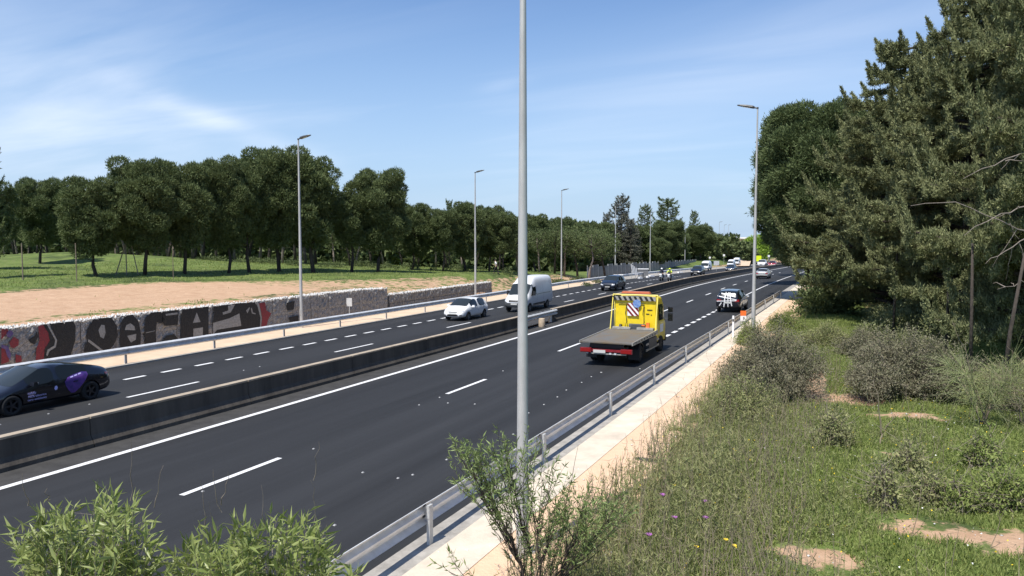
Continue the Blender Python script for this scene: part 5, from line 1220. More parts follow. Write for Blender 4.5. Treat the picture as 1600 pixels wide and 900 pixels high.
# ---------------------------------------------------------------- cedars / cypresses
def cedar_model(seed, H, R0_, nb, per_twig, m, size=.13, low=.10, power=.8, droop=.25, bare=0, name='conifer_tree', tuft=.17):
    r = np.random.default_rng(seed); root = empty(name, (0, 0, 0)); root['H'] = H
    trunk = [(0, 0, -.4), (.1, 0, H*.3), (.05, .1, H*.6), (0, 0, H*.97)]
    tube_obj('trunk', [(trunk, [.34*H/16, .27*H/16, .16*H/16, .03])], 'bark', root, 10)
    P = []; A = []; bp_ = []; bares = []
    for i in range(nb):
        t = (i+.5)/nb; z0 = H*(low+(1-low)*t**.92); ph = i*2.39996+.5*r.standard_normal()
        L_ = R0_*max(.06, (1-((z0/H-low)/(1-low))))**power*(.72+.42*r.random())+.35
        if t < .18: L_ *= .75+.25*t/.18
        rise = .22*L_*(1-.3*t)
        dirv = np.array([math.cos(ph), math.sin(ph), 0])
        isbare = i < bare
        n = 7; us = np.linspace(0, 1, n); pts = [np.array([0, 0, z0])+dirv*L_*u+np.array([0, 0, rise*u+L_*droop*(.3*u-u*u)*1.0+.12*L_*max(0, u-.75)*2]) for u in us]
        side = np.array([-dirv[1], dirv[0], 0]); wob = .10*L_*r.standard_normal()
        pts = [p+side*wob*math.sin(u*3) for p, u in zip(pts, us)]
        bp_.append((pts, [.05+.012*L_*(1-u)*1.2 for u in us]))
        m_ = int(4+L_*3.0)
        for j in range(m_):
            u = .22+.80*(j+r.random())/m_; u = min(u, 1.0)
            q = u*(n-1); k = min(int(q), n-2); b0 = pts[k]+(pts[k+1]-pts[k])*(q-k)
            tl = (.32*L_*(1.12-u)+.28)*(.6+.7*r.random()); sg = 1 if j % 2 else -1
            td = unit((side*sg*(.8+.3*r.random())+dirv*(.5+.5*u)+np.array([0, 0, -.25+.95*r.random()]))[None])[0]
            kk = int(per_twig*(tl+.25))
            w = r.random(kk)**.8
            pp = b0+td*(tl*w)[:, None]+np.array([0, 0, -.12*tl])*(w**2)[:, None]+r.standard_normal((kk, 3))*np.array([tuft, tuft, tuft*.85])*(1.05-.5*w)[:, None]
            aa = unit(td*.7+np.array([0, 0, .45])+.62*r.standard_normal((kk, 3)))
            P.append(pp); A.append(aa)
            if j % 3 == 0: bp_.append(([b0, b0+td*tl*.5, b0+td*tl*.9], [.018, .012, .004]))
        # upturned leader at the tip
        kk = int(per_twig*2.2); w = r.random(kk); tipd = unit((dirv*.55+np.array([0, 0, .9]))[None])[0]
        P.append(pts[-1]+tipd*(w*(.5+.17*L_))[:, None]+r.standard_normal((kk, 3))*.11*(1.1-w)[:, None]); A.append(unit(tipd+.6*r.standard_normal((kk, 3))))
    kk = per_twig*6; w = r.random(kk); P.append(np.array([0, 0, H*.9])+np.array([0, 0, 1.])*(w*H*.12)[:, None]+r.standard_normal((kk, 3))*.28*(1.1-w)[:, None]); A.append(unit(np.array([0, 0, .8])+.7*r.standard_normal((kk, 3))))
    P = np.concatenate(P); A = np.concatenate(A); k = len(P); s = size*(.55+.9*r.random(k))[:, None]
    B = unit(np.cross(A, unit(r.standard_normal((k, 3)))))*s*.26
    V, I = cards(P, A*s, B*.68); o = mesh_obj('crown', fast_mesh('crown', V, 3, I, m), root)
    tube_obj('branches', bp_, 'bark', root, 4)
    print(name, 'leaf tris', len(I)//3)
    return root
cedA = cedar_model(41, 16, 7.2, 112, 200, 'cedar', .145, .04, .62, droop=.18, tuft=.125)
cedB = cedar_model(42, 17, 7.0, 108, 200, 'cedar', .145, .04, .55, droop=.26, tuft=.125)
for q in (cedA, cedB): q['leaf'] = 1
cg = 'large grey-green conifers on the right'
def ctree(models, k, x, d, top, label, ws=1, rz=0, group=cg, cat='tree'):
    o = plant(models, k, x, None, top, label, cat, group, rz, ws, d=d)
    if 'leaf' in o: del o['leaf']
    return o
CED = [cedA, cedB]
ctree(CED, 0, 1405, 50, 78, 'grey-green conifer with ragged stepped outline, leftmost of the large conifers', .92, .4)
ctree(CED, 1, 1512, 41, -5, 'tall grey-green conifer behind the broom bush, its top near the upper frame edge', .80, 2.1)
ctree(CED, 0, 1655, 31, -190, 'nearest grey-green conifer, cut by the right and upper edges of the picture', .62, 3.9)
for (x, d, top, k, ws, rz, lab) in ((1330, 66, 215, 1, .7, 1.2, 'added conifer keeping light out of the gap behind the leftmost large conifer'), (1450, 62, 120, 0, .8, 2.7, 'added light-blocking conifer standing behind the two big conifers'), (1560, 55, 20, 1, .8, 4.4, 'added light-blocking conifer behind the nearest one at the right edge'), (1660, 47, 0, 0, .8, 5.1, 'added light-blocking conifer at the far right, seen only between branches'), (1800, 36, -100, 1, .7, .9, 'added light-blocking conifer just outside the right edge, its boughs reaching into the picture')):
    ctree(CED, k, x, d, top, lab, ws, rz)  # conifers added behind the front ones to block light and sky
near_con = bpy.data.objects.get('conifer_tree.001') or None
def limbs(tree, paths, r0=.06):
    bpy.context.view_layer.update(); inv = tree.matrix_world.inverted(); ps_ = []
    for pp in paths:
        pts = []
        for (x, y, d) in pp:
            X, Y = at_d(x, d); pts.append(Vector((X, Y, CAM_H+(450-FPX*math.tan(PITCH)-y)*d/FPX)))
        out_ = []
        for i in range(len(pts)-1):
            for t in (0, .33, .66): out_.append(inv @ (pts[i].lerp(pts[i+1], t)+Vector(rng.normal(size=3)*.04)))
        out_.append(inv @ pts[-1]); ps_.append((np.array([tuple(v) for v in out_]), r0*(.6+.6*rng.random())))
        for k in (2, 4, 5):
            if k < len(out_): e_ = np.array(out_[k]); ps_.append((np.linspace(e_, e_+rng.normal(size=3)*.5, 5)+rng.normal(size=(5, 3))*.03, .018))
    ribbon_mesh('bare_limbs', ps_, 'bark_pale', tree, None, 6)
# big pines by the road at the left of the conifers
big = pine_model(51, 14, 5.2, 3.0, 130, 2100, size=.20, m='pine_light', lean=.2); big['H'] = 14
for ch in KIDS[big.name]:
    pass
def bp_plant(x, d, top, lab, ws, rz): return plant([big], 0, x, None, top, lab, 'tree', 'big pines at the roadside on the right', rz, ws, d=d)
bp_plant(1278, 68, 172, 'big dark green pine standing close to the road, left of the grey-green conifers', .98, .5)
bp_plant(1262, 92, 245, 'second dark green pine farther along the road, behind the big one', 1.1, 2.2)
bp_plant(1262, 125, 300, 'third pine at the far right of the road bend, just above the distant cars', 1.1, 4.0)
# distant tall conifers above the far pines
cs_ = cedar_model(61, 14, 3.6, 60, 16, 'cedar_grey', .34, .06, .75, droop=.1, tuft=.22); cs2 = cedar_model(62, 14, 2.8, 56, 16, 'pine', .34, .06, .5, droop=.05, tuft=.22)
D2 = [cs_, cs2]
for (x, d, top, k, ws, lab) in ((971, 172, 309, 0, 1.15, 'tall ragged grey-green conifer behind the fourth lamp post'), (1007, 185, 323, 1, .9, 'dark conifer between the ragged grey one and the fifth lamp post'), (1042, 195, 313, 1, 1.45, 'tall broad dark conifer right of the fifth lamp post'), (1084, 240, 332, 1, .75, 'small spiky conifer rising over the big round pine'), (1102, 250, 350, 1, .6, 'spiky conifer top right of the small one'), (985, 168, 345, 0, 1.1, 'lower grey conifer under the tall ragged one'), (702, 128, 316, 1, .6, 'dark cypress tip above the pines left of the second lamp post'), (948, 168, 335, 0, .8, 'grey conifer just left of the tall ragged one'), (-18, 62, 215, 1, .7, 'dark conifer at the left edge, only branch tips showing')):
    plant(D2, k, x, None, top, lab, 'tree', 'conifers rising over the far pines', None, ws, d=d)

# ---------------------------------------------------------------- undergrowth on the right
def ribbon_mesh(name, paths, m, parent=None, kind=None, sides=3):
    """thin tapered stems; paths: list of (pts (k,3) array, base radius)"""
    V = []; I = []; o = 0
    ang = np.arange(sides)*2*np.pi/sides
    for pts, r0 in paths:
        pts = np.asarray(pts, float); k = len(pts)
        d = unit(np.gradient(pts, axis=0)); a = unit(np.cross(d, np.array([.31, .17, .93])+0*d)); b = np.cross(d, a)
        rad = r0*np.linspace(1, .25, k)[:, None]
        ring = np.stack([pts+a*rad*math.cos(t)+b*rad*math.sin(t) for t in ang], 1).reshape(-1, 3); V.append(ring)
        for i in range(k-1):
            for j in range(sides):
                j2 = (j+1) % sides; I += [o+i*sides+j, o+i*sides+j2, o+(i+1)*sides+j2, o+(i+1)*sides+j]
        o += k*sides
    me = fast_mesh(name, np.concatenate(V), 4, I, m); q = mesh_obj(name, me, parent)
    if kind: q['kind'] = kind
    return q
def leaf_mesh(name, P, A, Wd, m, parent=None, kind=None):
    """lance-shaped leaves, two folded quads each. P base, A axis*length, Wd half width vector"""
    n = len(P); N_ = unit(np.cross(A, Wd)); l = np.linalg.norm(A, axis=1, keepdims=True)
    c1 = P+A*.45-N_*l*.03; c2 = P+A-N_*l*.16
    V = np.stack([P, P+A*.40+Wd+N_*l*.02, c1, P+A*.40-Wd+N_*l*.02, c2], 1).reshape(-1, 3)
    b = np.arange(n)[:, None]*5
    I = np.concatenate([b+np.array([0, 1, 2]), b+np.array([0, 2, 3]), b+np.array([1, 4, 2]), b+np.array([2, 4, 3])], 1).ravel()
    me = fast_mesh(name, V, 3, I, m); q = mesh_obj(name, me, parent)
    if kind: q['kind'] = kind
    return q
def shrub(x, y, wpx, hpx, label, m='shrub', tw='twig', dens=1.0, seed=0, leafsz=.07, spiky=.3, depth=None, cat='bush', group='scrub bushes on the rough ground'):
    X, Y = on_ground(x, y); d = -X*math.sin(YAW)+Y*math.cos(YAW); w = wpx*d/FPX/2*1.08; h = hpx*d/FPX*.86; r = np.random.default_rng(100+seed)
    z = gz(X, Y); root = empty('bush', (X, Y, z), YAW, label, cat, group); dp = depth or w*.8
    paths = []; n = int(170*dens*max(1, w))
    tips = []
    for i in range(n):
        a = r.random()*6.283; q = math.sqrt(r.random()); wv = 1+.28*math.sin(3*a+seed)+.16*math.sin(5*a-seed*2); t = np.array([w*q*math.cos(a)*wv, dp*q*math.sin(a)*wv, h*(1-.66*q*q)*r.uniform(.45, 1.15)*(1+.2*math.sin(2*a+seed))])
        b = t*np.array([.35, .35, 0])+np.array([r.normal()*.1, r.normal()*.1, -.05]); u = np.linspace(0, 1, 6)[:, None]
        mid_ = np.array([0, 0, t[2]*.55])*1.0
        p = b*(1-u)**2+2*u*(1-u)*(b*.6+t*.4+mid_)+t*u*u+r.normal(size=(6, 3))*.04*u
        paths.append((p, .010+.006*r.random())); tips.append(p)
        if i % 3 == 0:
            for _ in range(2):
                k = r.integers(2, 5); e_ = p[k]+r.normal(size=3)*.35*np.array([1, 1, .8])+np.array([0, 0, .15]); paths.append((np.linspace(p[k], e_, 4)+r.normal(size=(4, 3))*.02, .006))
    ribbon_mesh('branches', paths, tw, root)
    T = np.stack(tips); k = int(9000*dens*w*max(h, .8)); i = r.integers(0, n, k); u = 5*(1-(.72*r.random(k)**1.3)); f = np.minimum(u.astype(int), 4); fr_ = (u-f)[:, None]
    P = T[i, f]*(1-fr_)+T[i, f+1]*fr_+r.normal(size=(k, 3))*.11
    A = unit(r.normal(size=(k, 3))+np.array([0, 0, .5+spiky])); B = unit(np.cross(A, r.normal(size=(k, 3)))); s = leafsz*(.6+.8*r.random(k))[:, None]
    V, I = cards(P, A*s, B*s*.22); mesh_obj('foliage', fast_mesh('foliage', V, 3, I, m), root); return root
shrub(1205, 622, 160, 112, 'round grey-brown bush beside the sand strip, left of the trodden path', dens=1.3, seed=1)
shrub(1150, 662, 95, 75, 'low green bush leaning over the sand strip, in front of the round bush', 'weed', dens=1.0, seed=2)
shrub(1400, 622, 170, 108, 'wide grey-green bush right of the trodden path, under the conifers', dens=1.5, seed=3)
shrub(1480, 628, 120, 88, 'brownish bush between the wide bush and the broom', dens=1.1, seed=4)
shrub(1290, 545, 90, 42, 'low bush at the foot of the leftmost large conifer', 'weed', dens=1.0, seed=5)
shrub(1345, 560, 80, 50, 'dark low bush where the path meets the shade of the conifers', dens=1.0, seed=6)
shrub(1570, 640, 110, 80, 'dry brown bush at the right edge of the picture', 'weed', 'drytwig', dens=1.0, seed=7)
shrub(1170, 545, 40, 45, 'small green bush hiding the foot of the right lamp post', 'grass', 'twig', 1.2, seed=8)
shrub(1225, 520, 60, 34, 'small bright green bush near the end of the near guardrail', 'grass', 'twig', 1.2, seed=9)
# dark plants standing in the grass
for i, (x, y, w, h, lab) in enumerate(((1378, 800, 34, 95, 'dark upright plant in the middle of the grass'), (1496, 806, 40, 60, 'small dark leafy plant casting a shadow at the edge of the bare patch'), (1448, 790, 60, 60, 'loose green plant left of the small dark leafy one'), (1565, 800, 90, 80, 'bushy green plant at the right edge, above the bare patch'), (1300, 700, 60, 60, 'grey-green plant in the grass below the path'), (1420, 745, 40, 55, 'thin dark plant right of the upright one'), (1535, 735, 60, 60, 'feathery green plant in front of the broom'))):
    shrub(x, y, w, h, lab, 'weed' if i not in (1, 3, 6) else 'grass', 'twig', .7, 20+i, .08, group='plants in the near grass', cat='plant')
# broom: long radiating green stems
def broom(x, y, wpx, hpx, label, n, m, seed, arch=.35):
    X, Y = on_ground(x, y); d = -X*math.sin(YAW)+Y*math.cos(YAW); w = wpx*d/FPX/2; h = hpx*d/FPX; r = np.random.default_rng(seed)
    root = empty('bush', (X, Y, gz(X, Y)), YAW, label, 'bush'); main = []; fine = []
    for i in range(9):
        a = i*.7+r.random()*.4; t = np.array([w*.55*math.cos(a), w*.5*math.sin(a), h*r.uniform(.5, .8)]); u = np.linspace(0, 1, 7)[:, None]
        p = u*t*np.array([1, 1, 0])+np.array([0, 0, 1.])*t[2]*(u**.8)+r.normal(size=(7, 3))*.03; main.append((p, .022))
        for k in range(n//9):
            q = p[r.integers(2, 7)]; dv = unit((np.array([math.cos(a)*.5, math.sin(a)*.5, .45])+r.normal(size=3)*.55)[None])[0]; L_ = h*r.uniform(.25, .55); u2 = np.linspace(0, 1, 6)[:, None]
            fine.append((q+dv*L_*u2+np.array([0, 0, -1.])*arch*L_*u2**2*r.random(), .0045+.002*r.random()))
    ribbon_mesh('stems', main, 'drytwig', root); ribbon_mesh('shoots', fine, m, root)
broom(1535, 668, 190, 125, 'spreading broom bush with long thin yellow-green shoots', 620, 'broom', 5)
broom(1600, 668, 130, 120, 'bare straw-coloured shrub right of the broom bush', 300, 'drytwig', 6, .15)
for i, (x0, y0, x1, y1, lab) in enumerate(((1380, 690, 1372, 585, 'bare upright twig by the wide bush'), (1375, 695, 1405, 650, 'short slanting dry stick leaning right in the grass'), (1545, 670, 1495, 500, 'tall bare stalk rising out of the broom'), (1600, 655, 1560, 560, 'pale bent stick at the right edge'))):
    X, Y = on_ground(x0, y0); d = -X*math.sin(YAW)+Y*math.cos(YAW); X1, Y1 = at_d(x1, d); z1 = CAM_H+(450-FPX*math.tan(PITCH)-y1)*d/FPX; z0 = gz(X, Y)
    u = np.linspace(0, 1, 8)[:, None]; p = np.array([X, Y, z0])*(1-u)+np.array([X1, Y1, z1])*u+rng.normal(size=(8, 3))*.03
    pp = [(p, .022)]+[(np.linspace(p[k], p[k]+rng.normal(size=3)*.22+np.array([0, 0, .22]), 4), .008) for k in (3, 4, 5, 6, 6)]
    q = ribbon_mesh('dry_stalk', pp, 'drytwig', None, None, 5); tag(q, lab, 'twig')
# tall bare trunks in the shade under the conifers
for i, (x, yb, yt, lean, lab) in enumerate(((1562, 640, 470, .5, 'thin slanting bare trunk in the shade at the far right'), (1478, 560, 420, 0, 'thin dark trunk in the shade behind the broom'), (1395, 530, 420, .1, 'thin straight trunk in the shade behind the wide bush'), (1516, 590, 440, -.1, 'dark upright trunk between the shaded conifers'))):
    X, Y = on_ground(x, yb); d = -X*math.sin(YAW)+Y*math.cos(YAW); h = (yb-yt)*d/FPX+1.5; mb = MB(); mb.tube([(0, 0, -.2), (lean*.4, 0, h*.5), (lean, 0, h)], [.075, .06, .04], 7); q = mb.build('tree_trunk', 'bark', None, True); q.location = (X, Y, gz(X, Y)); tag(q, lab, 'tree trunk')
# shaded young growth closing the view under the conifers
lob = []; r_ = np.random.default_rng(8)
for i in range(150):
    d = r_.uniform(52, 100); x = r_.uniform(1255, 1900) if d < 75 else r_.uniform(1225, 1900); X, Y = at_d(x, d)
    if X < -2.5+.02*max(0, Y-60): continue
    lob.append((X, Y, gz(X, Y)+r_.uniform(.5, 4.5), r_.uniform(1.5, 2.6), r_.uniform(1.2, 2.0)))
P, A, B = lobes_foliage(lob, 420, .22, .35, 9, shell=.4); V, I = cards(P, A, B); o = mesh_obj('undergrowth', fast_mesh('undergrowth', V, 3, I, 'pine')); tag(o, 'dark shaded undergrowth between the conifer trunks', kind='stuff')
lob = []
for i in range(70):
    d = r_.uniform(38, 54); x = r_.uniform(1340, 1750)
    X, Y = at_d(x, d)
    lob.append((X, Y, gz(X, Y)+r_.uniform(.1, 1.1), r_.uniform(.7, 1.3), r_.uniform(.5, 1.1)))
P, A, B = lobes_foliage(lob, 900, .11, .3, 19, shell=.4); V, I = cards(P, A, B); o = mesh_obj('undergrowth', fast_mesh('undergrowth', V, 3, I, 'cedar')); tag(o, 'low brushwood at the foot of the conifers', kind='stuff')

nearest = [o for o in COL.objects if o.get('label', '').startswith('nearest grey-green conifer')][0]
limbs(nearest, [[(1640, 375, 29), (1600, 362, 27.5), (1560, 346, 26.8), (1490, 316, 26.4), (1420, 322, 26)], [(1640, 300, 29), (1600, 322, 27.5), (1560, 336, 26.6), (1505, 368, 26)], [(1650, 220, 29), (1600, 236, 27.5), (1545, 258, 26.5), (1500, 280, 26)], [(1640, 350, 29), (1600, 372, 27.5), (1570, 392, 26.8), (1540, 412, 26.4)],
  [(1640, 455, 29), (1600, 440, 27.4), (1560, 452, 26.6)]], .030)
# ---------------------------------------------------------------- grass and weeds
def in_view(X, Y, pad=.06):
    f = -X*math.sin(YAW)+Y*math.cos(YAW); rt = X*math.cos(YAW)+Y*math.sin(YAW); return (f > 6) & (np.abs(rt) < (800/FPX+pad)*f+1.2)
def scatter(n, d0, d1, x0, x1, pw=1.0):
    """points on the rough ground, denser towards the camera"""
    r = rng; Y = d0+(d1-d0)*r.random(n)**pw; X = x0+(x1-x0)*r.random(n); k = in_view(X, Y); return X[k], Y[k]
def patch(X, Y, s, ph): return .5+.5*np.sin(X*s+ph+1.7*np.sin(Y*s*.8+ph))*np.sin(Y*s*.9+1.3*np.sin(X*s*.6-ph))
X, Y = scatter(900000, 9, 60, -5.0, 16, 1.7)
so_ = soil_of(X, Y)+.35*(patch(X, Y, 2.1, .3)-.5)+.25*(patch(X, Y, 5.3, 1.1)-.5)
keep = (so_ < .42) & (rng.random(len(X)) < .9); X, Y = X[keep], Y[keep]; k = len(X)
Z = hgt(X, Y); tallness = sstep(-2.2, -4.2, X)*sstep(34, 22, Y)*.8+.35*patch(X, Y, .9, 2.)+.25*patch(X, Y, 2.9, .5)
tallness = tallness+1.1*sstep(34, 40, Y)*sstep(.5, -1.5, X)
hh = (.07+.16*tallness)*(.5+rng.random(k))
A = unit(np.stack([rng.normal(size=k)*.45, rng.normal(size=k)*.45, np.ones(k)], 1))*hh[:, None]
a_ = rng.random(k)*6.283; B = np.stack([np.cos(a_), np.sin(a_), 0*a_], 1)*(.007+.0004*Y)[:, None]
V, I = cards(np.stack([X, Y, Z-.01], 1), A, B); o = mesh_obj('grass', fast_mesh('grass', V, 3, I, 'grass')); tag(o, 'short bright green grass on the rough ground', kind='stuff'); print('grass', k)
# tall weeds
X, Y = scatter(84000, 10, 48, -5.1, 12, 1.5)
dens = sstep(-1.2, -3.2, X)*sstep(45, 26, Y)+.16*(patch(X, Y, .8, 1.)>.55)+.5*(patch(X, Y, .55, 3.) > .8)
so_ = soil_of(X, Y); keep = (rng.random(len(X)) < dens*.9) & ((so_ < .62) | (X < -3.9)); edge = X < -4.5+.35*patch(X, Y, 1.3, .7)
keep &= ~(edge & (rng.random(len(X)) < .75)); X, Y = X[keep], Y[keep]; k = len(X); Z = hgt(X, Y)
H_ = (.25+.62*rng.random(k)**1.3)*(.55+.65*patch(X, Y, .9, 4.))*np.where(X > 0, .6, 1.0)*np.where(X < -2.2, 1.25, 1.0)
lean = rng.normal(size=(k, 2))*.16
P0 = np.stack([X, Y, Z-.02], 1); T = P0+np.stack([lean[:, 0]*H_, lean[:, 1]*H_, H_], 1)
W_ = (.006+.0002*Y)[:, None]; a_ = rng.random(k)*6.283; B = np.stack([np.cos(a_), np.sin(a_), 0*a_], 1)*W_
V1 = np.stack([P0-B, P0+B, T], 1)
m_ = 9; u = rng.random((k, m_))**.8; base = P0[:, None]+(T-P0)[:, None]*u[..., None]
dv = unit(rng.normal(size=(k*m_, 3))*np.array([1, 1, .6])+np.array([0, 0, 1.25])).reshape(k, m_, 3); ls = (.05+.10*rng.random((k, m_)))[..., None]*(.6+.5*H_)[:, None, None]
bb = unit(np.cross(dv.reshape(-1, 3), rng.normal(size=(k*m_, 3)))).reshape(k, m_, 3)*(ls*.085)
V2 = np.stack([base-bb, base+bb, base+dv*ls], 2).reshape(-1, 3)
wd = fast_mesh('weeds', np.concatenate([V1.reshape(-1, 3), V2]), 3, np.arange((k+k*m_)*3), 'weed'); o = mesh_obj('weeds', wd); tag(o, 'tall olive and brown weeds beside the sand strip', kind='stuff'); print('weeds', k)
# dead stems standing in the weeds
pp = []
for i in range(1500):
    Y = 10.5+24*rng.random()**1.5; X = -4.9+(4.2 if rng.random() < .8 else 11)*rng.random()
    if float(soil_of(np.array(X), np.array(Y))) > .75: continue
    h = .45+.75*rng.random()**1.6; b0 = np.array([X, Y, gz(X, Y)]); ln_ = rng.normal(size=2)*.22*h; u = np.linspace(0, 1, 4)[:, None]
    p = b0+np.array([ln_[0], ln_[1], h])*u+rng.normal(size=(4, 3))*.015; pp.append((p, .006+.004*rng.random()))
    for k in (2, 3):
        for _ in range(2): pp.append((np.linspace(p[k], p[k]+rng.normal(size=3)*.09+np.array([0, 0, .10]), 3), .004))
o = ribbon_mesh('dead_stems', pp, 'drytwig', None, 'stuff'); tag(o, 'thin dead brown stems standing among the weeds')
# green leafy weeds mixed in
X, Y = scatter(26000, 10, 50, -4.9, 12, 1.5); keep = (rng.random(len(X)) < .25+.6*(patch(X, Y, .7, 5.) > .55)) & (soil_of(X, Y) < .5); X, Y = X[keep], Y[keep]; k = len(X); m_ = 14
P0 = np.stack([X, Y, hgt(X, Y)], 1); Hh = (.10+.28*rng.random(k))*(.6+.6*patch(X, Y, 1.1, 2.))
off = rng.normal(size=(k, m_, 3))*np.array([.07, .07, 0]); base = P0[:, None]+off; base[..., 2] += Hh[:, None]*rng.random((k, m_))
dv = unit(rng.normal(size=(k*m_, 3))+np.array([0, 0, .6])).reshape(k, m_, 3); ls = (.03+.06*rng.random((k, m_)))[..., None]; bb = unit(np.cross(dv.reshape(-1, 3), rng.normal(size=(k*m_, 3)))).reshape(k, m_, 3)*(ls*.17)
V2 = np.stack([base-bb, base+bb, base+dv*ls], 2).reshape(-1, 3); o = mesh_obj('leafy_weeds', fast_mesh('leafy_weeds', V2, 3, np.arange(k*m_*3), 'grass')); tag(o, 'low leafy green weeds among the grass', kind='stuff')
# field grass tufts on the left bank edge
X = rng.uniform(-75, -35.8, 40000); Y = rng.uniform(18, 110, 40000); ex = edge_x(Y); wx = wall_x(Y)
keep = (X < ex+.5) | ((X > wx-2.6) & (X < wx-.5) & (patch(X, Y, .5, 2.) > .55)) | (rng.random(40000) < .008)*(X < wx-.5); X, Y = X[keep], Y[keep]; k = len(X)
P0 = np.stack([X, Y, hgt(X, Y)-.02], 1); A = unit(np.stack([rng.normal(size=k)*.5, rng.normal(size=k)*.5, np.ones(k)], 1))*(.07+.16*rng.random(k))[:, None]
a_ = rng.random(k)*6.283; B = np.stack([np.cos(a_), np.sin(a_), 0*a_], 1)*.035; V, I = cards(P0, A, B); o = mesh_obj('grass_tufts', fast_mesh('grass_tufts', V, 3, I, 'grass')); tag(o, 'grass tufts on the field edge and along the wall top', kind='stuff')
# pebbles and crumbs on the bare patches and the sand
r = rng; n = 2600; X = r.uniform(-6.7, 8, n); Y = r.uniform(10, 45, n); keep = (soil_of(X, Y) > .55); X, Y = X[keep], Y[keep]; n = len(X)
base = np.array([(1, 0, 0), (-1, 0, 0), (0, 1, 0), (0, -1, 0), (0, 0, .7), (0, 0, -.7)], float); F = np.array([(0, 2, 4), (2, 1, 4), (1, 3, 4), (3, 0, 4), (2, 0, 5), (1, 2, 5), (3, 1, 5), (0, 3, 5)])
zz_ = np.where(X < -4.9, rz_(X, Y)+.07, hgt(X, Y)+.01)
V = (base[None]*r.uniform(.5, 1.2, (n, 6, 3))*(.012+.03*r.random(n)**3)[:, None, None]+np.stack([X, Y, zz_], 1)[:, None]).reshape(-1, 3); I = (F[None]+6*np.arange(n)[:, None, None]).ravel()
o = mesh_obj('pebbles', fast_mesh('pebbles', V, 3, I, 'stone')); tag(o, 'small stones scattered over sand and bare patches', kind='stuff')
# flowers
def flower(x, y, h, m, label, sz=.035, group=None):
    X, Y = on_ground(x, y); z = gz(X, Y); f = empty('wildflower', (X, Y, z), 0, label, 'flower', group)
    mb = MB(); mb.tube([(0, 0, 0), (.02, .01, h*.5), (.03, .02, h)], .006, 4); mb.build('stem', 'weed', f)
    mb = MB()
    for k in range(9): a = k*.7; mb.add([(.03, .02, h), (.03+math.cos(a)*sz, .02+math.sin(a)*sz, h+sz*.7), (.03+math.cos(a+.5)*sz, .02+math.sin(a+.5)*sz, h+sz*.8)], [(0, 1, 2)])
    mb.build('petals', m, f)
for (x, y, lab) in ((1050, 850, 'brightest purple thistle flower in the tall weeds'), (1097, 822, 'purple thistle flower right above the brightest one'), (1098, 852, 'pale purple thistle flower right of the brightest one'), (1032, 812, 'grey-purple thistle flower nearest the sand strip'), (1010, 880, 'pinkish thistle flower at the lower left of the weeds')): flower(x, y, .45, 'flower_p', lab, .06)
for (x, y, lab) in ((1130, 886, 'yellow flower, upper one of the yellow pair'), (1143, 895, 'yellow flower, lower one of the yellow pair'), (1084, 893, 'single yellow flower left of the yellow pair'), (1050, 790, 'yellow flower near the edge of the sand')): flower(x, y, .35, 'flower_y', lab, .045)
X, Y = scatter(1500, 10, 34, -4.8, 9); k = len(X); P0 = np.stack([X, Y, hgt(X, Y)+.14+.25*rng.random(k)*(X < -2)], 1)
A = unit(rng.normal(size=(k, 3))+np.array([0, 0, .4]))*.035; B = unit(np.cross(A, rng.normal(size=(k, 3))))*.018; V, I = cards(P0, A, B); h_ = len(I)//3
o = mesh_obj('tiny_flowers', fast_mesh('tiny_flowers', V, 3, I, ['flower_y', 'flower_w'], (rng.random(h_) < .35).astype(int))); tag(o, 'tiny yellow and white flowers dotted through the grass', kind='stuff')

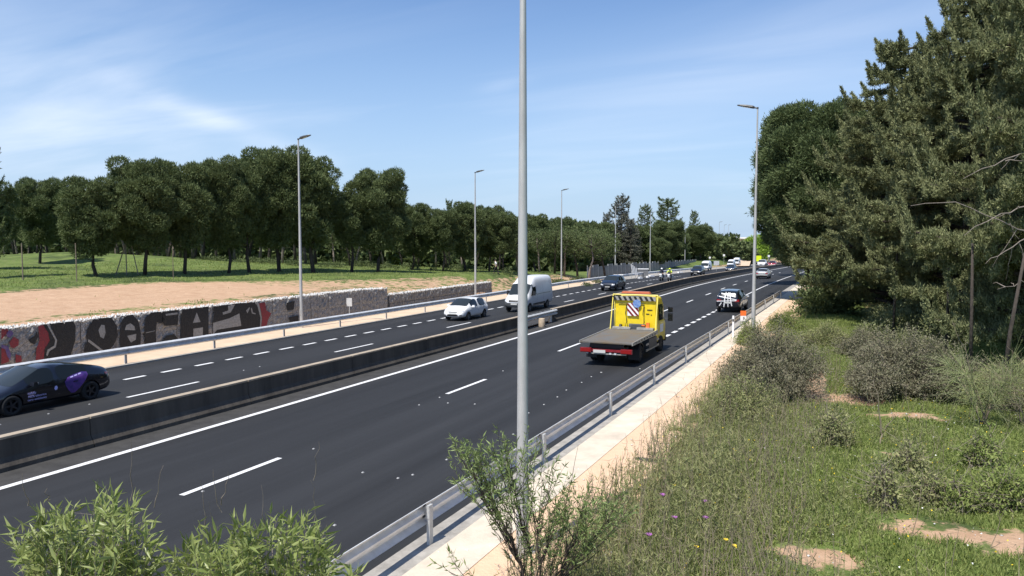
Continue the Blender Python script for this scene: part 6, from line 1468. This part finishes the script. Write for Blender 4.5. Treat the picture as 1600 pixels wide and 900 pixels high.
# ---------------------------------------------------------------- foreground saplings with lance leaves
def sapling(x, d, targets, label, leaf, lm, nshoot, seed, spread, leaves_per=34, stem_r=.03, zbase=None, bare=()):
    """targets: (px, py, relative weight, radius px) crown lobes; turned into points at distance d"""
    r = np.random.default_rng(seed); X0, Y0 = at_d(x, d); z0 = gz(X0, Y0) if X0 > -4.9 else float(rz_(X0, Y0)); root = empty('sapling', (X0, Y0, z0), 0, label, 'bush'); O = np.array([X0, Y0, z0])
    def pt(px_, py_, dd): Xa, Ya = at_d(px_, dd); return np.array([Xa, Ya, CAM_H+(450-FPX*math.tan(PITCH)-py_)*dd/FPX])-O
    paths = []; P = []; A = []; Wv = []
    wts = np.array([t[2] for t in targets], float); wts /= wts.sum(); hubs = []
    for t in targets:
        c = pt(t[0], t[1]+t[3]*.9, d+r.normal()*spread*.3); u = np.linspace(0, 1, 9)[:, None]
        p = c*u*np.array([1, 1, 0])*(u**.6)+np.array([0, 0, 1.])*c[2]*u+r.normal(size=(9, 3))*.03*np.sin(u*3.1); paths.append((p, stem_r)); hubs.append(p)
    for i in range(nshoot):
        k = r.choice(len(targets), p=wts); t = targets[k]
        a = r.uniform(-.35, math.pi+.35); q = t[3]*math.sqrt(r.random()); tip = pt(t[0]+q*1.0*math.cos(a), t[1]-q*.95*math.sin(a)+t[3]*.25, d+r.normal()*spread)
        h = hubs[k][r.integers(4, 9)]; L_ = tip-h; u = np.linspace(0, 1, 8)[:, None]; p = h+L_*u+np.array([0, 0, 1.])*np.linalg.norm(L_)*.12*(u*u-u)+r.normal(size=(8, 3))*.012
        paths.append((p, stem_r*.28)); ll = np.linalg.norm(L_)
        n = int(leaves_per*min(1.5, .5+ll)); uu = 1-.62*r.random(n)**1.1; f = np.minimum((uu*7).astype(int), 6); fr_ = (uu*7-f)[:, None]; b = p[f]*(1-fr_)+p[np.minimum(f+1, 7)]*fr_
        dirn = L_/ll; dv = unit(dirn*(.55+.5*uu[:, None]**2)+unit(r.normal(size=(n, 3)))*1.05+np.array([0, 0, -.12])); s = leaf*(.5+.8*r.random(n))[:, None]
        P.append(b); A.append(dv*s); Wv.append(unit(np.cross(dv, r.normal(size=(n, 3))))*s*.085)
        if i % 3 == 0:
            k2 = r.integers(3, 7); e_ = p[k2]+r.normal(size=3)*.12+dirn*.15; paths.append((np.linspace(p[k2], e_, 4), stem_r*.15))
    for (xa, ya, xb, yb) in bare:
        a_, b_ = pt(xa, ya, d), pt(xb, yb, d-.1); u = np.linspace(0, 1, 6)[:, None]; paths.append((a_*(1-u)+b_*u+r.normal(size=(6, 3))*.008, stem_r*.32))
    ribbon_mesh('stems', paths, 'bark_pale' if lm == 'willow' else 'bark', root, None, 5)
    leaf_mesh('leaves', np.concatenate(P), np.concatenate(A), np.concatenate(Wv), lm, root, 'stuff'); return root
sapling(110, 5.0, [(60, 830, 1.1, 62), (175, 805, 1.4, 66), (120, 880, 1.6, 80), (200, 880, 1.2, 60), (45, 880, .5, 40)], 'sapling with bright lance leaves at the lower left corner', .115, 'willow', 110, 71, .30, 25, .012, bare=((192, 790, 197, 690), (228, 800, 245, 733), (62, 790, 55, 770), (28, 800, 20, 745)))
sapling(390, 5.2, [(330, 850, 1.2, 58), (410, 850, 1.4, 62), (290, 890, 1.2, 50), (465, 840, .9, 48), (380, 900, 1.5, 70), (480, 893, 1.2, 55), (520, 905, .5, 40)], 'sapling with bright lance leaves at the bottom, right of the corner one', .115, 'willow', 125, 72, .30, 25, .012, bare=((310, 830, 306, 757), (333, 810, 325, 738), (405, 840, 401, 765), (484, 830, 483, 755), (483, 756, 495, 694), (335, 795, 350, 740)))
sapling(838, 10.6, [(752, 735, 1.3, 58), (800, 700, 1.4, 58), (845, 745, 1.2, 58), (790, 790, 1.0, 50), (720, 700, .5, 25), (860, 800, .8, 45), (915, 785, 1.1, 55), (955, 790, .8, 45), (900, 840, .6, 45), (940, 840, .35, 35), (820, 860, .3, 50), (700, 880, .25, 30)], 'sapling with greyish lance leaves in front of the foot of the nearest lamp post', .10, 'willow_dark', 215, 73, .45, 21, .022, bare=((800, 800, 790, 690), (880, 830, 905, 700), (950, 800, 968, 715)))
print('tris', sum(len(m.polygons) if False else sum(1 for _ in [0])*len(m.loops)//3 for m in bpy.data.meshes))
